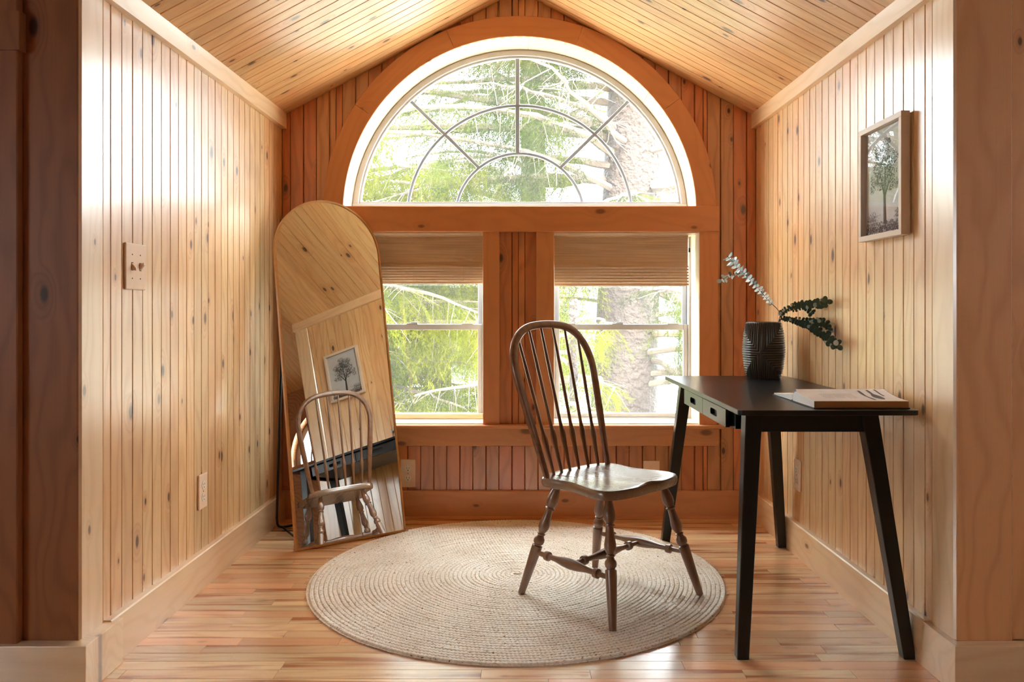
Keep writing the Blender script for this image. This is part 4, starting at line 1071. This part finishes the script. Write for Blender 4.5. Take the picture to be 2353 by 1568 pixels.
# ================================================================== FRAMED PICTURE
def picture():
    yc = 2.647; zc = 1.497; w, h = 0.306, 0.388; X = xr(yc)
    M = frame_matrix(Vector((X-0.001, yc, zc)), rd, rn)           # local x towards camera, z inward
    root = empty('framed_print'); root.matrix_basis = M
    tag(root, 'small framed black and white tree etching hung on the right pine wall', 'picture')
    s = 1 if (Vector(rn).cross(Vector(rd))).z > 0 else -1
    fw = 0.018; d0, d1 = 0.006, 0.034
    for a, b, c, d in ((-w/2, w/2, h/2-fw, h/2), (-w/2, w/2, -h/2, -h/2+fw)):
        box('frame_rail', a, b, c, d, d0, d1, M_PICF, root, bevel=0.001)
    for a, b in ((-w/2, -w/2+fw), (w/2-fw, w/2)):
        box('frame_stile', -h/2+fw, h/2-fw, -(b), -(a), d0, d1, M_PICF, root, bevel=0.001, M=Matrix.Rotation(PI/2, 4, 'Z'))
    box('backing', -w/2+0.006, w/2-0.006, -h/2+0.006, h/2-0.006, 0.0, 0.012, M_PICF, root)
    pr = box('print', -w/2+fw, w/2-fw, -h/2+fw, h/2-fw, 0.012, 0.014, M_PAPER2, root)
    gp = mk('pane', [(-w/2+fw, -h/2+fw, 0.021), (w/2-fw, -h/2+fw, 0.021), (w/2-fw, h/2-fw, 0.021), (-w/2+fw, h/2-fw, 0.021)], [(0, 1, 2, 3)], M_PICG, root)
    if gp.data.polygons[0].normal.z < 0: gp.data.flip_normals()
    # etched tree made of small dabs lying on the paper
    r = random.Random(11)
    def dabs(name, pts, mat, z=0.0146):
        v = []; f = []
        for x, y, q, ang in pts:
            if abs(x) > w/2-fw-0.004 or abs(y) > h/2-fw-0.004: continue
            k = len(v); c, sn = math.cos(ang), math.sin(ang)
            for a, b in ((-q, -q*0.45), (q, -q*0.35), (q*0.8, q*0.5), (-q*0.7, q*0.4)): v.append((x+a*c-b*sn, s*(y+a*sn+b*c), z))
            f.append((k, k+1, k+2, k+3))
        return tag(mk(name, v, f, mat, pr), kind='stuff')
    clumps = [(-0.01, 0.085, 0.045), (0.03, 0.07, 0.042), (-0.045, 0.05, 0.038), (0.0, 0.04, 0.05), (0.055, 0.03, 0.035), (-0.07, 0.01, 0.03), (-0.03, -0.005, 0.032), (0.04, -0.01, 0.034), (0.015, 0.115, 0.03), (-0.04, 0.10, 0.028), (0.075, -0.02, 0.024), (-0.085, -0.02, 0.02), (0.07, 0.065, 0.026)]
    P1 = []; P2 = []
    for cx, cy, rr in clumps:
        for _ in range(int(9000*rr*rr*16)):
            a = r.uniform(0, 2*PI); q = rr*math.sqrt(r.random())
            pt = (cx+q*math.cos(a), cy+q*math.sin(a)*0.85, r.uniform(0.0014, 0.0034), r.uniform(0, PI))
            (P1 if r.random() < (0.62 if math.sin(a) < 0.4 else 0.3) else P2).append(pt)
    for i in range(500): P2.append((r.uniform(-0.13, 0.13), -0.135-r.uniform(0, 0.035), r.uniform(0.002, 0.005), r.uniform(-0.3, 0.3)))
    for i in range(300): P1.append((r.uniform(-0.13, 0.13), -0.150-r.uniform(0, 0.025), r.uniform(0.002, 0.004), r.uniform(-0.5, 0.5)))
    for i in range(260):
        x = r.choice((r.gauss(-0.09, 0.02), r.gauss(0.1, 0.015))); P2.append((x, -0.13+abs(r.gauss(0, 0.012)), r.uniform(0.002, 0.004), r.uniform(0, PI)))
    dabs('etched_leaves', P2, M_TREEINK2, 0.0146); dabs('etched_leaves', P1, M_TREEINK, 0.0150)
    v = []; f = []
    def limb(a, b, w0, w1):
        a, b = Vector(a), Vector(b); d = (b-a).normalized(); nrm = Vector((-d.y, d.x)); k = len(v)
        for p, ww in ((a, w0), (b, w1)):
            for q in (-1, 1): v.append((p.x+nrm.x*ww*q, s*(p.y+nrm.y*ww*q), 0.0153))
        f.append((k, k+1, k+3, k+2))
    for L_ in (((0.004, -0.145), (0.0, -0.05), 0.009, 0.006), ((0.0, -0.05), (-0.03, 0.03), 0.005, 0.002), ((0.0, -0.05), (0.01, 0.07), 0.005, 0.002), ((0.0, -0.055), (0.05, 0.01), 0.004, 0.0015), ((-0.015, -0.01), (-0.07, 0.0), 0.003, 0.001), ((0.005, 0.02), (0.035, 0.06), 0.003, 0.001)): limb(*L_)
    mk('etched_trunk', v, f, M_TREEINK, pr)
picture()

# ================================================================== LEANING MIRROR
def mirror():
    p0 = Vector((-0.978, 3.496, 0)); p1 = Vector((-0.554, 3.831, 0)); wd = (p1-p0).length; pm = (p0+p1)/2
    u = Matrix.Rotation(math.radians(-2.5), 3, 'Z') @ (p1-p0).normalized(); p0 = pm-u*wd/2; p1 = pm+u*wd/2
    nrm = Vector((u.y, -u.x, 0))           # towards the room
    Ln = 1.642; s = 0.342; up = (Vector((0, 0, math.sqrt(Ln*Ln-s*s)))-nrm*s).normalized()
    root = tag(empty('arched_mirror', tuple((p0+p1)/2)), 'tall arch-top floor mirror with thin wooden frame leaning in the left back corner', 'mirror')
    fn = u.cross(up); fn = fn if fn.dot(nrm) > 0 else -fn
    M = Matrix.Identity(4); yv = fn
    for i in range(3): M[i][0], M[i][1], M[i][2] = u[i], up[i], fn[i]
    if M.to_3x3().determinant() < 0:
        for i in range(3): M[i][0] = -M[i][0]
    lift = 0.004
    hw = wd/2; hc = Ln-hw; t = 0.009; dp = 0.022
    def outline(r, z0):
        pts = [(-r, z0), (r, z0)]
        for i in range(33): a = PI*i/32; pts.append((r*math.cos(a), hc+r*math.sin(a)))
        pts.append((-r, z0)); return pts[:-1]
    o1 = outline(hw, 0.0+lift); o2 = outline(hw-t, t+lift); n = len(o1); v = []; f = []
    for z in (0.0, -dp):
        for o in (o1, o2): v += [(x, y, z) for x, y in o]
    for i in range(n):
        j = (i+1) % n
        f += [(i, j, n+j, n+i), (2*n+i, 2*n+j, 3*n+j, 3*n+i), (i, j, 2*n+j, 2*n+i), (n+i, n+j, 3*n+j, 3*n+i)]
    mk('mirror_frame', v, f, M_MIRF, root, M)
    o3 = outline(hw-t, t+lift); m = len(o3)
    mk('mirror_pane', [(x, y, -0.004) for x, y in o3], [tuple(range(m))], M_MIRROR, root, M)
    mk('back_panel', [(x, y, -0.012) for x, y in o3]+[(x, y, -dp+0.002) for x, y in o3], [tuple(range(m)), tuple(range(m, 2*m))], M_BMETAL, root, M)
    # black tube stand behind
    Mi = M
    def Lp(x, y, z): return Mi @ Vector((x, y, z))
    rl = root.location
    a = Lp(-hw+0.02, 1.02, -dp-0.004); b = Lp(hw-0.14, 1.02, -dp-0.004)
    fa = Vector((-1.176, 3.845, 0.012))-rl; fb = Vector((-1.0, 3.995, 0.012))-rl
    if (a-fa).length > (b-fa).length: a, b = b, a
    def smooth(p): return p
    path = [a]
    d1 = (fb-fa).normalized(); dn = (a-fa).normalized()
    path += [fa+dn*0.05, fa+dn*0.02+d1*0.004+Vector((0, 0, -0.0)), fa+dn*0.007+d1*0.012, fa+d1*0.03, fb-d1*0.03]
    dn2 = (b-fb).normalized(); path += [fb+dn2*0.007-d1*0.012, fb+dn2*0.05, b]
    tube('stand', path, 0.006, M_BMETAL, root, 10)
    # small floor brace tying stand to mirror
    tube('brace', [fa+d1*0.03+Vector((0, 0, 0)), Lp(-hw+0.05, 0.02, -dp-0.004)], 0.005, M_BMETAL, root, 8)
    return root
mirror()

# ================================================================== OUTSIDE
tag(box('lawn', -30, 30, 4.6, 45, -3.1, -3.0, M_GROUND), kind='structure')
v = []; f = []
for j, (yy, hb) in enumerate(((46, 0.0), (60, 3.2), (90, 8.5), (120, 9.5), (130, 0))):
    for i in range(41):
        x = -120+6*i; v.append((x, yy, -3.2+hb*(0.75+0.4*noise.noise(Vector((x*0.03, j*1.7, 3))))))
for j in range(4):
    for i in range(40): f.append((j*41+i, j*41+i+1, (j+1)*41+i+1, (j+1)*41+i))
tag(mk('far_hillside', v, f, M_HILL, None, smooth=True), kind='structure')
def spray_template(seed, droop):
    r = random.Random(seed); T = []
    def needles(p, q, cnt, nl):
        d = (q-p).normalized(); a = d.orthogonal().normalized(); b = d.cross(a)
        for i in range(cnt):
            t = (i+r.random())/cnt; c = p.lerp(q, t); an = r.uniform(0, 2*PI); o = (a*math.cos(an)+b*math.sin(an))
            e = c+(o*0.75+d*0.65).normalized()*nl*r.uniform(0.7, 1.1); w = o.cross(d)*nl*0.09
            T.append((c-w, c+w, e))
    ax = [Vector((t, 0, -droop*t*t)) for t in [i/6 for i in range(7)]]
    for i in range(6): needles(ax[i], ax[i+1], 8, 0.06)
    for i in range(10):
        t = 0.08+0.085*i; c = Vector((t, 0, -droop*t*t)); sd = 1 if i % 2 else -1
        L = 0.42*(1-0.6*t)*r.uniform(0.8, 1.1)
        e = c+Vector((L*0.65, sd*L*0.75, -droop*L*0.7)); needles(c, e, 17, 0.055)
        e2 = c.lerp(e, 0.5)+Vector((L*0.3, -sd*0.02, -L*0.1)); needles(c.lerp(e, 0.5), e2, 7, 0.05)
    return np.array([[tuple(p) for p in tri] for tri in T])      # (n, 3, 3)
TEMPL = [spray_template(1, 0.3), spray_template(2, 0.7), spray_template(3, 1.3)]
TWIG = []
for dr in (0.25, 0.5, 0.9): TWIG.append(dr)
def foliage_mesh(name, items, mat, parent):
    out = []
    for k, (M, sc) in items:
        T = TEMPL[k]; R = np.array([[M[i][j] for j in range(3)] for i in range(3)])*sc; o = np.array([M[i][3] for i in range(3)])
        out.append(T.reshape(-1, 3) @ R.T + o)
    V = np.concatenate(out); n = len(V)//3
    me = bpy.data.meshes.new(name); me.vertices.add(len(V)); me.vertices.foreach_set('co', V.ravel())
    me.loops.add(len(V)); me.loops.foreach_set('vertex_index', np.arange(len(V))); me.polygons.add(n)
    me.polygons.foreach_set('loop_start', np.arange(n)*3); me.polygons.foreach_set('loop_total', np.full(n, 3)); me.update(); me.validate()
    me.materials.append(mat); return tag(link(name, me, parent), kind='stuff')
def spruce(loc, r0, label, zlo, zhi, nbr, az, lens, mat, seed, bark=M_BARK, dens=1.0, lean=0.0, lo_sc=(0.28, 0.5), bare=(), top=None, extra=None):
    r = random.Random(seed); root = tag(empty('spruce_tree', (loc[0], loc[1], -3.0)), label, 'tree')
    # trunk with a faintly ragged skin
    v = []; f = []; n = 28; zs = np.linspace(0, (top+3) if top else zhi+3+3, 60)
    for i, z in enumerate(zs):
        for k in range(n):
            a = 2*PI*k/n; rr = r0*(1.12-0.055*z)*(1+0.05*noise.noise(Vector((math.cos(a)*2, math.sin(a)*2, z*1.5+seed)))+0.03*noise.noise(Vector((math.cos(a)*9, math.sin(a)*9, z*6))))
            v.append((rr*math.cos(a)+lean*(z-4), rr*math.sin(a), z))
    for i in range(len(zs)-1):
        for k in range(n): f.append((i*n+k, i*n+(k+1) % n, (i+1)*n+(k+1) % n, (i+1)*n+k))
    mk('trunk', v, f, bark, root, smooth=True)
    items = []; tw = []; twf = []
    for bi in range(nbr+(extra[0]+extra[4] if extra else 0)):
        if bi < nbr: z = zlo+3+(zhi-zlo)*(bi+r.random())/nbr; a = math.radians(r.uniform(*az)); L = r.uniform(*lens)
        elif bi >= nbr+extra[0]: z = r.uniform(-0.3, 2.0)+3; a = math.radians(r.uniform(-70, 25)); L = r.uniform(0.8, 2.0)
        else: z = r.uniform(*extra[1])+3; a = math.radians(r.uniform(*extra[2])); L = r.uniform(*extra[3])
        dirv = Vector((math.cos(a), math.sin(a), 0)); side = Vector((-math.sin(a), math.cos(a), 0))
        pts = []; rise = r.uniform(0.05, 0.22); drp = r.uniform(0.10, 0.22); wv = r.uniform(-0.25, 0.25)
        for i in range(13):
            t = i/12; pts.append(dirv*(r0*0.6+L*t)+side*(wv*math.sin(t*3)+0.04*r.uniform(-1, 1))+Vector((lean*(z-4), 0, z+L*(rise*t-drp*t*t)*1.2)))
        rb0 = 0.013+0.012*L*r.uniform(0.6, 1.2)
        tube('branch', pts, rb0, M_BRANCH, root, 6, scale=[1-0.82*i/12 for i in range(13)])
        cnt = int(L/0.075*dens)
        for i in range(cnt):
            t = 0.18+0.82*(i+r.random())/cnt; j = min(11, int(t*12)); p = pts[j].lerp(pts[j+1], t*12-j)
            sd = r.choice((-1, 1)); out = (side*sd*r.uniform(0.5, 1.0)+dirv*r.uniform(0.1, 0.9)+Vector((0, 0, r.uniform(-1.6, 0.0)))).normalized()
            M = frame_matrix(p, out, Vector((r.uniform(-.4, .4), r.uniform(-.4, .4), 1))); sc = r.uniform(*lo_sc)*(1.1-0.35*t)
            items.append((r.choice((0, 1, 1, 2)), (M, sc)))
            items[-1] = (items[-1][0], (M, sc))
            if i % 2 == 0:
                q = p+out*sc*0.8; vv, ff = sweep_data([p, p.lerp(q, 0.5)+Vector((0, 0, 0.01)), q], circ(0.0032, 3), scale=[1.4, 1, 0.4]); k0 = len(tw); tw += vv; twf += [tuple(k0+x for x in w) for w in ff]
    for (a, z, L, rr, rise) in bare:
        a = math.radians(a); dirv = Vector((math.cos(a), math.sin(a), 0)); side = Vector((-math.sin(a), math.cos(a), 0)); z += 3; pts = []
        for i in range(10): t = i/9; pts.append(dirv*(r0*0.7+L*t)+side*0.06*r.uniform(-1, 1)+Vector((lean*(z-4), 0, z+rise*L*t+0.03*r.uniform(-1, 1))))
        tube('bare_branch', pts, rr, M_BRANCH, root, 8, scale=[1-0.7*i/9 for i in range(10)])
        for i in range(int(14*L)):
            j = r.randrange(2, 9); p = pts[j]; q = p+(side*r.uniform(-1, 1)+dirv*r.uniform(-0.2, 1)+Vector((0, 0, r.uniform(-1.2, 0.5))))*r.uniform(0.12, 0.4)
            mid = p.lerp(q, 0.5)+Vector((r.uniform(-.03, .03), 0, r.uniform(-.03, .05)))
            for a_, b_ in (((p, mid, q), 0.0045), ((mid, q.lerp(mid, 0.4)+side*r.uniform(-.1, .1), q+Vector((r.uniform(-.12, .12), 0, -0.1))), 0.003)):
                vv, ff = sweep_data(a_, circ(b_, 4), scale=[1.4, 1, 0.4]); k0 = len(tw); tw += vv; twf += [tuple(k0+x for x in w) for w in ff]
    if items: foliage_mesh('needle_foliage', items, mat, root)
    if tw: tag(mk('twigs', tw, twf, M_BRANCH, root), kind='stuff')
    return root
spruce((1.02, 7.6), 0.33, 'big spruce with thick pale flaking trunk seen through the right lower window', 0.0, 4.6, 24, (150, 330), (1.1, 2.3), M_NEEDLE2, 21, lean=0.035, dens=2.2, extra=(22, (2.0, 4.4), (160, 222), (1.9, 3.3), 14),
       bare=((200, 1.55, 1.6, 0.05, 0.12), (182, 1.35, 1.1, 0.03, -0.2), (-12, 1.25, 1.3, 0.045, -0.42), (-25, 0.95, 1.2, 0.03, -0.3), (-40, 0.6, 1.4, 0.03, -0.3), (-60, 2.2, 1.3, 0.04, -0.1), (215, 3.2, 1.8, 0.04, 0.1), (240, 2.6, 1.7, 0.03, 0.2), (-50, 3.0, 1.5, 0.03, 0.3), (190, 2.3, 2.0, 0.045, -0.05)))
spruce((-2.0, 8.6), 0.22, 'leafy yellow green spruce filling the left lower window', -0.9, 2.5, 66, (-100, 35), (1.2, 3.0), M_NEEDLE, 5, dens=2.6, lo_sc=(0.36, 0.62))
spruce((-1.2, 11.6), 0.2, 'dim bushy spruce low behind the yellow green one at left', -1.6, 1.7, 46, (150, 390), (1.2, 3.0), M_NEEDLE2, 31, dens=2.0, lo_sc=(0.45, 0.75), top=3.2)
spruce((0.2, 12.5), 0.25, 'farther spruce standing between and beyond the two nearer ones', -0.5, 6.0, 34, (170, 370), (1.5, 3.2), M_NEEDLE2, 9, dens=2.0, lo_sc=(0.4, 0.7))
spruce((0.42, 6.3), 0.035, 'young yellow green spruce in front of the pale trunk in the right lower window', -0.6, 1.0, 24, (0, 360), (0.4, 0.95), M_NEEDLE, 15, dens=2.6, lo_sc=(0.22, 0.4), top=1.15)
